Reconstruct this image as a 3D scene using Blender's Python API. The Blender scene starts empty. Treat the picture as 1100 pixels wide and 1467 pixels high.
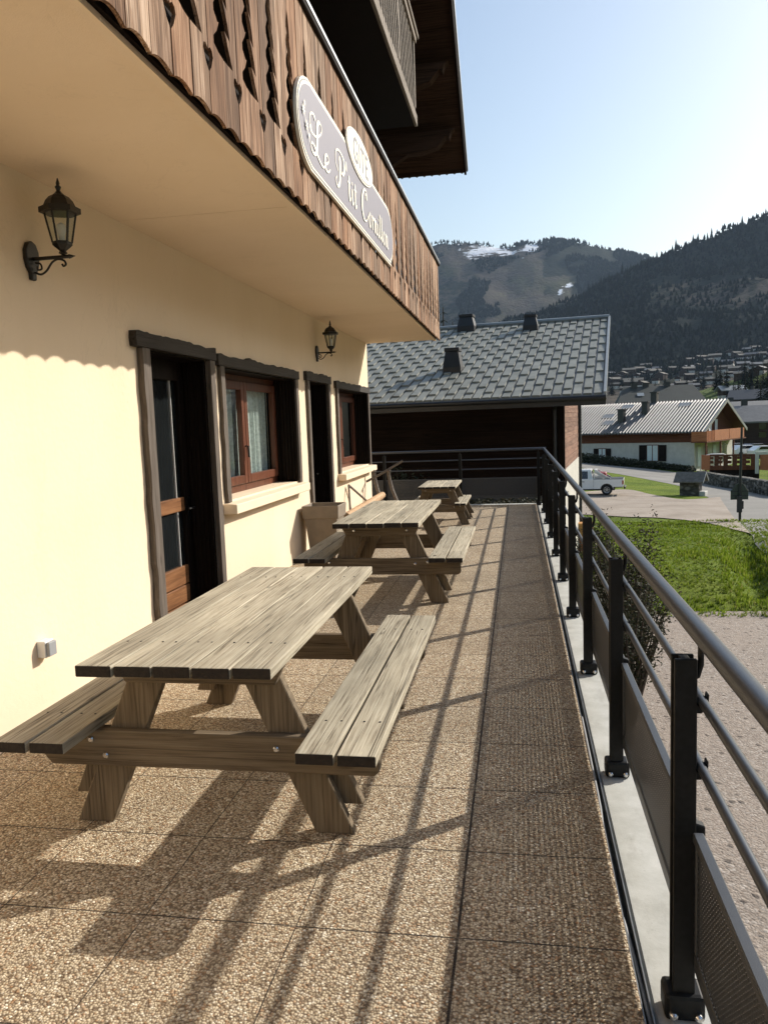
import bpy, bmesh, math, random
from mathutils import Vector, Matrix, noise
random.seed(7)
R = math.radians
PI = math.pi
scene = bpy.context.scene
col = scene.collection

# ------------------------------------------------------------------ camera
F = 1130.0; CX = 550.0; CY = 733.5; CAMZ = 1.585
YAW, PITCH, ROLL = R(9.8282), R(6.3735), R(-2.0711)
fw = Vector((-math.sin(YAW)*math.cos(PITCH), math.cos(YAW)*math.cos(PITCH), -math.sin(PITCH)))
r0 = Vector((math.cos(YAW), math.sin(YAW), 0)); u0 = r0.cross(fw)
rt = math.cos(ROLL)*r0 + math.sin(ROLL)*u0
up = -math.sin(ROLL)*r0 + math.cos(ROLL)*u0
cam = bpy.data.objects.new('camera', bpy.data.cameras.new('camera'))
col.objects.link(cam)
M = Matrix((rt, up, -fw)).transposed().to_4x4(); M.translation = (0, 0, CAMZ)
cam.matrix_world = M
cam.data.sensor_width = 36; cam.data.lens = F/1467*36
cam.data.clip_start = 0.05; cam.data.clip_end = 20000
scene.camera = cam
HAZE = .000045

def ray(px, py):
    return rt*((px-CX)/F) + up*(-(py-CY)/F) + fw
def at(px, py, Y):
    d = ray(px, py); return d*(Y/d.y) + Vector((0, 0, CAMZ))

# ------------------------------------------------------------------ materials
class NT:
    def __init__(s, name):
        s.m = bpy.data.materials.new(name); s.m.use_nodes = True
        s.t = s.m.node_tree; s.t.nodes.clear()
        s.out = s.t.nodes.new('ShaderNodeOutputMaterial')
    def n(s, typ, **kw):
        nd = s.t.nodes.new('ShaderNode'+typ)
        for k, v in kw.items():
            if k.startswith('_'): setattr(nd, k[1:], v)
            else: s.set(nd, k, v)
        return nd
    def set(s, nd, k, v):
        key = int(k[1:]) if (k[0] == 'i' and k[1:].isdigit()) else k.replace('__', ' ')
        sock = nd.inputs[key]
        if isinstance(v, bpy.types.NodeSocket): s.t.links.new(v, sock)
        elif isinstance(v, bpy.types.Node): s.t.links.new(v.outputs[0], sock)
        elif isinstance(v, tuple) and len(v) == 3 and sock.type == 'RGBA': sock.default_value = (*v, 1)
        else: sock.default_value = v
    def math(s, op, a, b=None, c=None):
        nd = s.t.nodes.new('ShaderNodeMath'); nd.operation = op
        for i, v in enumerate((a, b, c)):
            if v is None: continue
            s.set(nd, 'i%d' % i, v)
        return nd.outputs[0]
    def mix(s, f, a, b, blend='MIX'):
        nd = s.t.nodes.new('ShaderNodeMix'); nd.data_type = 'RGBA'; nd.blend_type = blend
        for k, v in ((0, f), (6, a), (7, b)):
            if isinstance(v, tuple): nd.inputs[k].default_value = (*v, 1)
            else: s.set(nd, 'i%d' % k, v)
        return nd.outputs[2]
    def ramp(s, f, stops, interp='LINEAR'):
        nd = s.t.nodes.new('ShaderNodeValToRGB'); cr = nd.color_ramp; cr.interpolation = interp
        while len(cr.elements) < len(stops): cr.elements.new(0.5)
        for e, (p, c) in zip(cr.elements, stops):
            e.position = p; e.color = (*c, 1) if isinstance(c, tuple) else (c, c, c, 1)
        s.set(nd, 'i0', f); return nd.outputs[0]
    def noise(s, vec, scale, detail=4, rough=.55, dist=0):
        return s.n('TexNoise', Vector=vec, Scale=scale, Detail=detail, Roughness=rough, Distortion=dist).outputs[0]
    def mapping(s, vec, scale=(1, 1, 1), rot=(0, 0, 0), loc=(0, 0, 0)):
        return s.n('Mapping', Vector=vec, Scale=scale, Rotation=rot, Location=loc).outputs[0]
    def obj(s): return s.n('TexCoord').outputs['Object']
    def sep(s, v): return s.n('SeparateXYZ', i0=v).outputs
    def bump(s, h, strength=.3, dist=.01, normal=None):
        kw = dict(Height=h, Strength=strength, Distance=dist)
        if normal is not None: kw['Normal'] = normal
        return s.n('Bump', **kw).outputs[0]
    def pbr(s, base, rough=.8, normal=None, **kw):
        b = s.n('BsdfPrincipled', Base__Color=base, Roughness=rough)
        if normal is not None: s.set(b, 'Normal', normal)
        for k, v in kw.items(): s.set(b, k, v)
        s.t.links.new(b.outputs[0], s.out.inputs[0]); s.b = b
        return s.m

def plain(name, c, rough=.6, var=.15, scale=6, bump=0.0, bscale=60, **kw):
    t = NT(name); v = t.obj()
    f = t.noise(v, scale, 5)
    lo = tuple(x*(1-var) for x in c); hi = tuple(min(1, x*(1+var)) for x in c)
    base = t.ramp(f, [(.3, lo), (.7, hi)])
    nrm = t.bump(t.noise(v, bscale, 3), bump, .01) if bump else None
    return t.pbr(base, rough, nrm, **kw)

def wood(name, dark, mid, light, axis='Y', scale=1.0, knots=.5, rough=.8, bump=.35, stain=.5, redvar=None, wave=.07, tr=(.78, 1.18), spec=.25):
    t = NT(name); v = t.obj()
    ri = t.n('NewGeometry').outputs['Random Per Island']
    ro_ = t.n('ObjectInfo').outputs['Random']
    off = t.n('CombineXYZ', i0=t.math('MULTIPLY', t.math('ADD', ri, t.math('MULTIPLY', ro_, 3.0)), 37.0), i1=t.math('MULTIPLY', ri, 91.0), i2=t.math('MULTIPLY', ri, 53.0)).outputs[0]
    p = t.n('VectorMath', _operation='ADD', i0=v, i1=off).outputs[0]
    st = {'X': (.05, 1, 1), 'Y': (1, .05, 1), 'Z': (1, 1, .05)}[axis]
    kn = {'X': (2.6, 6, 6), 'Y': (6, 2.6, 6), 'Z': (6, 6, 2.6)}[axis]
    # knots distort the grain
    vo = t.n('TexVoronoi', Vector=t.mapping(p, tuple(k*scale for k in kn)), Scale=1.0)
    kd = vo.outputs['Distance']
    kmask = t.math('MULTIPLY', t.ramp(kd, [(.05, 1.0), (.13, 0.0)]), t.math('GREATER_THAN', t.n('SeparateColor', i0=vo.outputs['Color']).outputs[0], .45))
    g1 = t.noise(t.mapping(p, st), 38*scale, 6, .65, 1.2)
    wv = t.n('TexWave', _wave_type='BANDS', _bands_direction={'X': 'Y', 'Y': 'X', 'Z': 'X'}[axis],
             Vector=t.mapping(p, {'X': (.12, 1, 1), 'Y': (1, .12, 1), 'Z': (1, 1, .12)}[axis]),
             Scale=16*scale, Distortion=9, Detail=3, Detail__Scale=.6).outputs[1]
    fine = t.noise(t.mapping(p, tuple(.02 if s == .05 else 1 for s in st)), 160*scale, 3, .6, .3)
    g = t.math('ADD', t.math('MULTIPLY', g1, .55), t.math('ADD', t.math('MULTIPLY', wv, wave), t.math('MULTIPLY', fine, .45-wave)))
    c = t.ramp(g, [(.32, dark), (.50, mid), (.72, light)])
    big = t.noise(t.mapping(p, tuple(.3 if s == .05 else 1 for s in st)), 4*scale, 4)
    c = t.mix(t.math('MULTIPLY', t.ramp(big, [(.45, 0.0), (.75, 1.0)]), stain), c, tuple(x*.45 for x in mid))
    tint = t.ramp(ri, [(0, tr[0]), (1, tr[1])])
    c = t.mix(1.0, c, tint, 'MULTIPLY')
    if redvar:
        c = t.mix(t.ramp(t.math('FRACT', t.math('MULTIPLY', ri, 17.3)), [(.2, 0.0), (.9, .75)]), c, redvar, 'MULTIPLY')
    if knots: c = t.mix(t.math('MULTIPLY', kmask, knots), c, tuple(x*.35 for x in dark))
    # cracks along the grain
    ck = t.noise(t.mapping(p, tuple(.015 if s == .05 else 1 for s in st)), 22*scale, 2, .5, .4)
    crack = t.ramp(t.math('ABSOLUTE', t.math('SUBTRACT', ck, .5)), [(.0, 1.0), (.012, 0.0)])
    c = t.mix(t.math('MULTIPLY', crack, .7), c, tuple(x*.3 for x in dark))
    h = t.math('SUBTRACT', g, t.math('MULTIPLY', crack, .8))
    return t.pbr(c, rough, t.bump(h, bump, .004), Specular__IOR__Level=spec)

MAT = {}
def make_materials():
    m = MAT
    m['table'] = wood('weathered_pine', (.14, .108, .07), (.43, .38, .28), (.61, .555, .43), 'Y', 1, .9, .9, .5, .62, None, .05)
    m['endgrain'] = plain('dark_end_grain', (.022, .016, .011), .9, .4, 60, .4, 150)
    m['tableX'] = wood('weathered_pine_cross_shaded', (.07, .05, .031), (.15, .113, .072), (.235, .187, .127), 'X', 1, .6, .85, .4, .3)  # underframe pine painted darker than the tops to carry its shade
    m['tableZ'] = wood('weathered_pine_upright_shaded', (.07, .05, .031), (.15, .113, .072), (.235, .187, .127), 'Z', 1, .6, .85, .4, .3)  # same shade-darkened pine, upright grain
    m['plank'] = wood('old_larch_plank', (.045, .025, .015), (.25, .155, .095), (.58, .45, .34), 'Z', 1.0, .55, .85, .6, .75, (.86, .66, .5), .12, (.62, 1.4))
    m['darkwood'] = wood('dark_stained_wood', (.006, .004, .003), (.011, .007, .005), (.020, .013, .010), 'Z', 1, .3, .6, .3, .3, spec=.06)
    m['darkwoodY'] = wood('dark_stained_beam', (.006, .004, .003), (.014, .009, .007), (.022, .015, .011), 'Y', 1, .3, .7, .3, .3, spec=.06)
    m['darkwoodX'] = wood('dark_roof_board', (.014, .009, .006), (.045, .026, .017), (.075, .045, .03), 'X', .6, .3, .8, .3, .3, spec=.06)
    m['jamb'] = wood('live_edge_board', (.045, .035, .028), (.105, .085, .068), (.19, .16, .135), 'Z', 1, .4, .7, .4, .3)
    m['jambY'] = wood('shaded_live_edge_lintel', (.02, .016, .012), (.036, .03, .025), (.06, .051, .044), 'Y', 1, .4, .7, .4, .3)  # jamb board made darker, balcony shade put into the colour
    m['sash'] = wood('red_brown_sash', (.050, .016, .008), (.105, .035, .018), (.17, .065, .036), 'Z', 1, .0, .4, .1, .2)
    m['doorwood'] = wood('varnished_oak', (.085, .036, .015), (.19, .085, .036), (.30, .15, .068), 'Y', 1, .4, .45, .2, .3)
    m['barnshade'] = wood('shaded_barn_board', (.006, .004, .003), (.016, .010, .007), (.034, .020, .014), 'X', .5, .4, .85, .4, .4, spec=.08)  # front boards painted near black to hold the facade's deep shade
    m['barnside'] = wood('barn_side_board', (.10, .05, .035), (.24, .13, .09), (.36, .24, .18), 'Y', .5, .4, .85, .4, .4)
    m['chaletwood'] = wood('brown_cladding', (.07, .022, .01), (.13, .045, .02), (.19, .07, .034), 'X', .4, .2, .8, .3, .3)
    m['darkchalet'] = wood('dark_brown_cladding', (.025, .014, .009), (.05, .03, .02), (.085, .055, .04), 'X', .3, .2, .8, .3, .3)
    m['orangewood'] = wood('orange_cladding', (.26, .09, .035), (.40, .15, .06), (.52, .22, .10), 'X', .4, .2, .7, .3, .3)
    m['greywood'] = wood('silver_balcony_wood', (.08, .065, .052), (.19, .16, .13), (.31, .27, .23), 'Y', 1, .3, .8, .4, .3)
    # cream render
    t = NT('cream_render'); v = t.obj()
    base = t.ramp(t.noise(v, 1.3, 5), [(.3, (.80, .65, .47)), (.7, (.84, .69, .515))])
    spl = t.ramp(t.noise(v, 55, 2), [(.74, 0.0), (.78, 1.0)])
    base = t.mix(t.math('MULTIPLY', spl, .12), base, (.5, .38, .2))
    run = t.noise(t.mapping(v, (1, 1.6, .12)), 3.0, 5, .6)
    base = t.mix(t.math('MULTIPLY', t.ramp(run, [(.55, 0.0), (.8, 1.0)]), .10), base, (.52, .42, .27))
    ck = t.noise(t.mapping(v, (1, .8, .5)), 1.1, 6, .6, .5)
    hair = t.ramp(t.math('ABSOLUTE', t.math('SUBTRACT', ck, .47)), [(.0, 1.0), (.0016, 0.0)])
    base = t.mix(t.math('MULTIPLY', hair, .07), base, (.30, .22, .13))
    hh = t.math('ADD', t.noise(v, 190, 4), t.math('MULTIPLY', t.noise(v, 26, 4), 1.6))
    t.pbr(base, .9, t.bump(hh, .30, .004), Specular__IOR__Level=.15); m['cream'] = t.m
    # washed pebble pavers
    t = NT('washed_pebble_paving'); v = t.obj(); xyz = t.sep(v)
    warp = t.n('VectorMath', _operation='ADD', i0=v, i1=t.n('VectorMath', _operation='SCALE', i0=t.n('TexNoise', Vector=v, Scale=60.0).outputs[1], Scale=.006).outputs[0]).outputs[0]
    vo = t.n('TexVoronoi', Vector=warp, Scale=120.0, Randomness=1.0)
    cellc = t.n('SeparateColor', i0=vo.outputs['Color']).outputs
    c = t.ramp(cellc[0], [(0, (.12, .085, .06)), (.14, (.34, .265, .185)), (.40, (.56, .475, .355)), (.64, (.70, .61, .475)), (.84, (.44, .37, .29)), (1, (1.0, .95, .84))])
    c = t.mix(t.ramp(cellc[1], [(.86, 0.0), (.9, .6)]), c, (.40, .21, .10))
    gap = t.ramp(vo.outputs['Distance'], [(.40, 0.0), (.72, 1.0)])
    c = t.mix(t.math('MULTIPLY', gap, .85), c, (.12, .082, .052))
    big = t.noise(v, 1.7, 5)
    c = t.mix(t.ramp(big, [(.42, 0.0), (.8, .40)]), c, (.20, .15, .10))
    sl = t.n('CombineXYZ', i0=t.math('FLOOR', t.math('DIVIDE', t.math('ADD', xyz[0], .212), .514)), i1=t.math('FLOOR', t.math('DIVIDE', t.math('SUBTRACT', xyz[1], 2.27), .4985)), i2=0.0).outputs[0]
    wn = t.n('TexWhiteNoise', Vector=sl).outputs[0]
    c = t.mix(1.0, c, t.ramp(wn, [(0, .93), (1, 1.05)]), 'MULTIPLY')
    leafm = t.n('TexVoronoi', Vector=v, Scale=6.5).outputs['Distance']
    c = t.mix(t.ramp(leafm, [(.022, .75), (.034, 0.0)]), c, (.06, .04, .025))
    c = t.mix(1.0, c, (1.0, .96, .86), 'MULTIPLY')
    def joint(coord, off, step, w):
        q = t.math('DIVIDE', t.math('SUBTRACT', t.math('ADD', coord, t.math('MULTIPLY', t.math('SUBTRACT', t.noise(v, 5, 2), .5), .006)), off), step)
        fr = t.math('ABSOLUTE', t.math('SUBTRACT', t.math('FRACT', t.math('ADD', q, .5)), .5))
        return t.math('LESS_THAN', t.math('MULTIPLY', fr, step), w)
    jx = t.math('MULTIPLY', joint(xyz[0], -.212, .514, .0024), .85); jy = t.math('MULTIPLY', joint(xyz[1], 2.27, .4985, .0030), .95)
    # main long joint a little wider
    jm = t.math('LESS_THAN', t.math('ABSOLUTE', t.math('ADD', xyz[0], .212)), .0045)
    j = t.math('MAXIMUM', t.math('MAXIMUM', jx, jy), jm)
    j = t.math('MULTIPLY', j, t.ramp(t.noise(v, 9, 3), [(.2, .55), (.5, 1.0)]))
    c = t.mix(j, c, (.03, .022, .016))
    h = t.math('SUBTRACT', t.math('MULTIPLY', t.math('SUBTRACT', 1.0, vo.outputs['Distance']), 1.0), t.math('MULTIPLY', j, 1.0))
    t.pbr(c, .75, t.bump(h, .75, .006), Specular__IOR__Level=.3); m['paving'] = t.m
    # concrete
    t = NT('pale_concrete'); v = t.obj()
    c = t.ramp(t.noise(v, 5, 8, .65), [(.3, (.36, .36, .325)), (.55, (.47, .475, .44)), (.75, (.56, .56, .53))])
    c = t.mix(t.ramp(t.noise(v, 60, 3), [(.68, 0.0), (.75, .5)]), c, (.22, .21, .19))
    c = t.mix(t.ramp(t.noise(t.mapping(v, (1.0, .35, 1)), 7, 6, .7), [(.52, 0.0), (.75, .55)]), c, (.20, .185, .155))
    t.pbr(c, .85, t.bump(t.noise(v, 120, 5), .2, .003)); m['concrete'] = t.m
    m['concretedark'] = plain('old_concrete', (.10, .10, .098), .9, .35, 3, .3, 40)
    m['rail'] = plain('charcoal_powder_coat', (.040, .045, .053), .36, .12, 20, .08, 400, Specular__IOR__Level=.6)
    m['handrail'] = plain('grey_powder_coat', (.065, .072, .085), .34, .08, 20, .05, 500, Metallic=.45)
    m['post'] = plain('shaded_powder_coat', (.007, .0075, .008), .5, .45, 55, Specular__IOR__Level=.25)  # railing coat taken down to near black, shade on the posts included
    m['chrome'] = plain('bright_steel', (.6, .6, .6), .25, .05, 9, Metallic=1.0)
    m['steel'] = plain('galvanised_strip', (.36, .37, .37), .4, .2, 14, Metallic=.8)
    m['rubber'] = plain('dark_gutter', (.02, .019, .018), .7, .2, 14)
    t = NT('perforated_sheet'); v = t.obj(); xyz = t.sep(v); P = .0145
    a = t.math('SUBTRACT', t.math('FRACT', t.math('DIVIDE', t.math('ADD', xyz[0], xyz[1]), P)), .5)
    b = t.math('SUBTRACT', t.math('FRACT', t.math('DIVIDE', xyz[2], P)), .5)
    d = t.math('SQRT', t.math('ADD', t.math('MULTIPLY', a, a), t.math('MULTIPLY', b, b)))
    hole = t.math('LESS_THAN', d, .285)
    solid = t.n('BsdfPrincipled', Base__Color=(.045, .05, .058), Roughness=.4)
    mx = t.n('MixShader', i0=hole, i1=solid, i2=t.n('BsdfTransparent'))
    t.t.links.new(mx.outputs[0], t.out.inputs[0]); m['perf'] = t.m
    # glass
    t = NT('window_glass')
    fr = t.math('ADD', .04, t.math('MULTIPLY', t.math('POWER', t.n('LayerWeight', Blend=.5).outputs['Facing'], 5.0), .9))
    mx = t.n('MixShader', i0=fr, i1=t.n('BsdfTransparent', Color=(.88, .92, .9)), i2=t.n('BsdfGlossy', Roughness=.02))
    t.t.links.new(mx.outputs[0], t.out.inputs[0]); m['glass'] = t.m
    m['darkglass'] = plain('dark_glass', (.012, .014, .015), .08, .1, 5, Specular__IOR__Level=.8)
    m['curtain'] = plain('white_net_curtain', (.62, .68, .66), .9, .2, 30)
    m['black'] = plain('black_lamp_metal', (.004, .0035, .0035), .4, .2, 40, .1, 120)
    m['white'] = plain('white_plaster', (.52, .50, .45), .85, .1, 2)
    m['whiteplastic'] = plain('white_plastic', (.75, .74, .70), .45, .05, 8)
    m['greyplastic'] = plain('grey_plastic', (.28, .29, .30), .5, .05, 8)
    m['pot'] = plain('taupe_resin', (.23, .185, .135), .7, .12, 8, .15, 150)
    m['soil'] = plain('potting_soil', (.03, .022, .015), .95, .3, 40, .5, 60)
    m['signgrey'] = plain('lilac_grey_paint', (.215, .20, .23), .5, .04, 3)
    m['signcream'] = plain('cream_paint', (.80, .76, .64), .5, .04, 5)
    m['signink'] = plain('grey_letter_paint', (.19, .18, .18), .5, .05, 5)
    # metal tile roof
    t = NT('grey_green_metal_tile'); v = t.obj()
    ri = t.n('NewGeometry').outputs['Random Per Island']
    c = t.ramp(t.noise(v, 3, 6), [(.3, (.205, .21, .185)), (.7, (.285, .29, .255))])
    c = t.mix(1.0, c, t.ramp(ri, [(0, .90), (1, 1.07)]), 'MULTIPLY')
    t.pbr(c, .5, t.bump(t.noise(v, 50, 3), .08, .005), Metallic=.0, Specular__IOR__Level=.12); m['metaltile'] = t.m
    m['roofdark'] = plain('dark_roof_metal', (.018, .02, .022), .45, .2, 5)
    m['rooftrim'] = plain('pale_verge_metal', (.27, .29, .29), .4, .1, 5, Metallic=.3)
    t = NT('ribbed_grey_roof'); v = t.obj()
    c = t.ramp(t.noise(v, 1.2, 6, .7), [(.3, (.085, .085, .082)), (.7, (.15, .15, .145))])
    t.pbr(c, .5); m['ribroof'] = t.m
    # grass
    t = NT('meadow_grass'); v = t.obj()
    c = t.ramp(t.noise(v, .35, 6, .6), [(.3, (.085, .12, .012)), (.5, (.13, .19, .018)), (.72, (.19, .235, .03))])
    c = t.mix(t.ramp(t.noise(v, 3.2, 6, .7), [(.48, 0.0), (.75, .7)]), c, (.035, .045, .012))
    c = t.mix(t.ramp(t.noise(v, 11, 4, .7), [(.55, 0.0), (.8, .6)]), c, (.19, .175, .06))
    t.pbr(c, .9, t.bump(t.noise(v, 9, 6, .75), .9, .12), Specular__IOR__Level=.1); m['grass'] = t.m
    t = NT('grass_blade'); v = t.obj()
    ri = t.n('NewGeometry').outputs['Random Per Island']
    c = t.ramp(ri, [(0, (.10, .15, .012)), (.6, (.19, .27, .022)), (.9, (.26, .31, .04)), (1, (.33, .30, .11))])
    c = t.mix(t.ramp(t.noise(v, .55, 5, .6), [(.5, 0.0), (.72, .8)]), c, (.055, .07, .016))
    b = t.n('BsdfPrincipled', Base__Color=c, Roughness=.8, Specular__IOR__Level=.15); tr = t.n('BsdfTranslucent', Color=c)
    mx = t.n('MixShader', i0=.45, i1=b, i2=tr); t.t.links.new(mx.outputs[0], t.out.inputs[0]); m['blade'] = t.m
    # gravel
    t = NT('crushed_gravel'); v = t.obj()
    wv = t.n('VectorMath', _operation='ADD', i0=v, i1=t.n('VectorMath', _operation='SCALE', i0=t.n('TexNoise', Vector=v, Scale=14.0, Detail=3.0).outputs[1], Scale=.05).outputs[0]).outputs[0]
    vo = t.n('TexVoronoi', Vector=wv, Scale=34.0); v2 = t.n('TexVoronoi', Vector=wv, Scale=11.0)
    c = t.ramp(t.n('SeparateColor', i0=vo.outputs['Color']).outputs[0], [(0, (.19, .15, .12)), (.4, (.28, .235, .195)), (.8, (.35, .30, .255)), (1, (.50, .45, .40))])
    c = t.mix(t.ramp(t.noise(v, 1.1, 8, .75), [(.35, 0.0), (.65, .85)]), c, (.335, .275, .225))
    pick = t.math('GREATER_THAN', t.n('SeparateColor', i0=v2.outputs['Color']).outputs[1], .80)
    c = t.mix(t.math('MULTIPLY', pick, t.ramp(v2.outputs['Distance'], [(.25, .8), (.45, 0.0)])), c, (.13, .105, .085))
    h = t.math('ADD', t.math('MULTIPLY', t.math('SUBTRACT', 1.0, vo.outputs['Distance']), .35), t.math('ADD', t.noise(v, 6, 8, .75), t.math('MULTIPLY', pick, t.ramp(v2.outputs['Distance'], [(.25, .5), (.45, 0.0)]))))
    t.pbr(c, .95, t.bump(h, .6, .05)); m['gravel'] = t.m
    t = NT('pale_dirt'); v = t.obj()
    c = t.ramp(t.noise(v, .5, 7, .7), [(.3, (.22, .175, .13)), (.55, (.32, .265, .21)), (.8, (.40, .34, .28))])
    c = t.mix(t.ramp(t.noise(v, 9, 4), [(.55, 0.0), (.75, .5)]), c, (.16, .13, .10))
    t.pbr(c, .95, t.bump(t.noise(v, 8, 6), .5, .06)); m['dirt'] = t.m
    t = NT('worn_asphalt'); v = t.obj()
    c = t.ramp(t.noise(v, .3, 7, .65), [(.3, (.17, .16, .142)), (.7, (.245, .232, .205))])
    c = t.mix(t.ramp(t.noise(v, 2.2, 5, .7), [(.6, 0.0), (.7, .4)]), c, (.08, .075, .07))
    t.pbr(c, .9, t.bump(t.noise(v, 25, 4), .3, .02)); m['asphalt'] = t.m
    # leaves, conifers
    def leafy(name, stops, spec=.3):
        t = NT(name); ri = t.n('NewGeometry').outputs['Random Per Island']
        c = t.ramp(ri, stops)
        b = t.n('BsdfPrincipled', Base__Color=c, Roughness=.7, Specular__IOR__Level=spec)
        tr = t.n('BsdfTranslucent', Color=c)
        mx = t.n('MixShader', i0=.25, i1=b, i2=tr)
        t.t.links.new(mx.outputs[0], t.out.inputs[0]); return t.m
    m['leaf'] = leafy('shrub_leaf', [(0, (.014, .018, .007)), (.5, (.032, .036, .012)), (.85, (.060, .055, .020)), (1, (.12, .085, .04))])
    m['leafdark'] = leafy('groundcover_leaf', [(0, (.012, .018, .008)), (.6, (.03, .04, .014)), (1, (.09, .09, .05))])
    m['twig'] = plain('brown_twig', (.075, .055, .038), .9, .3, 20)
    m['needle'] = leafy('conifer_needle', [(0, (.006, .009, .006)), (.7, (.012, .017, .010)), (1, (.020, .026, .014))], 0.0)
    m['bark'] = plain('bark', (.05, .036, .025), .95, .3, 10, .5, 30)
    m['stone'] = None
    t = NT('dry_stone'); v = t.obj()
    vo = t.n('TexVoronoi', Vector=t.mapping(v, (1, 1, 1.7)), Scale=2.6)
    c = t.ramp(t.n('SeparateColor', i0=vo.outputs['Color']).outputs[0], [(0, (.06, .055, .045)), (.5, (.13, .12, .10)), (1, (.24, .22, .19))])
    c = t.mix(t.ramp(vo.outputs['Distance'], [(.35, 0.0), (.6, .8)]), c, (.03, .028, .02))
    t.pbr(c, .95, t.bump(t.math('SUBTRACT', 1.0, vo.outputs['Distance']), .8, .08)); m['stone'] = t.m
    # vehicles
    m['whitepaint'] = plain('white_car_paint', (.84, .84, .82), .25, .03, 2, Coat__Weight=.6)
    m['tyre'] = plain('tyre_rubber', (.012, .012, .012), .85, .1, 20)
    m['rim'] = plain('alloy_rim', (.42, .42, .42), .35, .1, 10, Metallic=.7)
    m['redlight'] = plain('red_lens', (.30, .012, .010), .2, .05, 4)
    m['redpaint'] = plain('red_tarp', (.20, .014, .022), .6, .1, 4)
    m['carblack'] = plain('black_trim', (.014, .014, .015), .5, .1, 10)
    m['carpaint'] = plain('dark_car_paint', (.03, .035, .045), .25, .05, 3, Coat__Weight=.6)
    m['greenpaint'] = plain('green_sign_back', (.045, .060, .042), .6, .15, 3)
    m['terracotta'] = plain('terracotta', (.34, .13, .07), .8, .15, 8)
    m['crate'] = wood('crate_wood', (.22, .10, .03), (.42, .22, .075), (.55, .33, .13), 'X', 1, .3, .8, .2, .3)
    m['log'] = wood('peeled_log', (.30, .17, .09), (.50, .33, .19), (.66, .48, .31), 'Y', 1, .4, .8, .3, .3)
    m['slate'] = plain('mossy_shingle', (.13, .12, .10), .9, .3, 4, .4, 20)

def hill_material():
    t = NT('mountain_side')
    uv = t.n('UVMap').outputs[0]; u = t.sep(uv)
    ob = t.n('NewGeometry').outputs['Position']
    n1 = t.noise(ob, .004, 8, .6); n2 = t.noise(ob, .02, 6, .65); n3 = t.noise(ob, .07, 4, .7)
    c = t.ramp(n2, [(.3, (.055, .047, .040)), (.5, (.088, .074, .060)), (.7, (.105, .095, .066))])
    c = t.mix(t.ramp(n1, [(.52, 0.0), (.62, .6)]), c, (.085, .088, .040))
    at_ = t.n('Attribute', _attribute_name='zone').outputs[0]
    z = t.n('SeparateColor', i0=at_).outputs
    mixn = t.math('ADD', t.math('MULTIPLY', t.math('SUBTRACT', n2, .5), .9), t.math('MULTIPLY', t.math('SUBTRACT', n3, .5), .8))
    fm = t.ramp(t.math('ADD', z[0], mixn), [(.42, 0.0), (.58, 1.0)])
    fc = t.ramp(n3, [(.3, (.010, .014, .011)), (.7, (.030, .036, .024))])
    c = t.mix(fm, c, fc)
    gm = t.ramp(t.math('ADD', z[2], t.math('MULTIPLY', mixn, .6)), [(.45, 0.0), (.55, 1.0)])
    c = t.mix(gm, c, t.ramp(n2, [(.3, (.075, .105, .028)), (.7, (.115, .14, .045))]))
    streak = t.noise(t.mapping(ob, (.6, .6, 3.0)), .03, 6, .7)
    sm = t.ramp(t.math('ADD', z[1], t.math('MULTIPLY', t.math('SUBTRACT', streak, .5), 1.6)), [(.52, 0.0), (.60, 1.0)])
    c = t.mix(sm, c, (.78, .80, .84))
    t.pbr(c, .95, t.bump(t.math('ADD', n3, n2), .8, 8.0), Specular__IOR__Level=.05)
    return t.m

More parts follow.
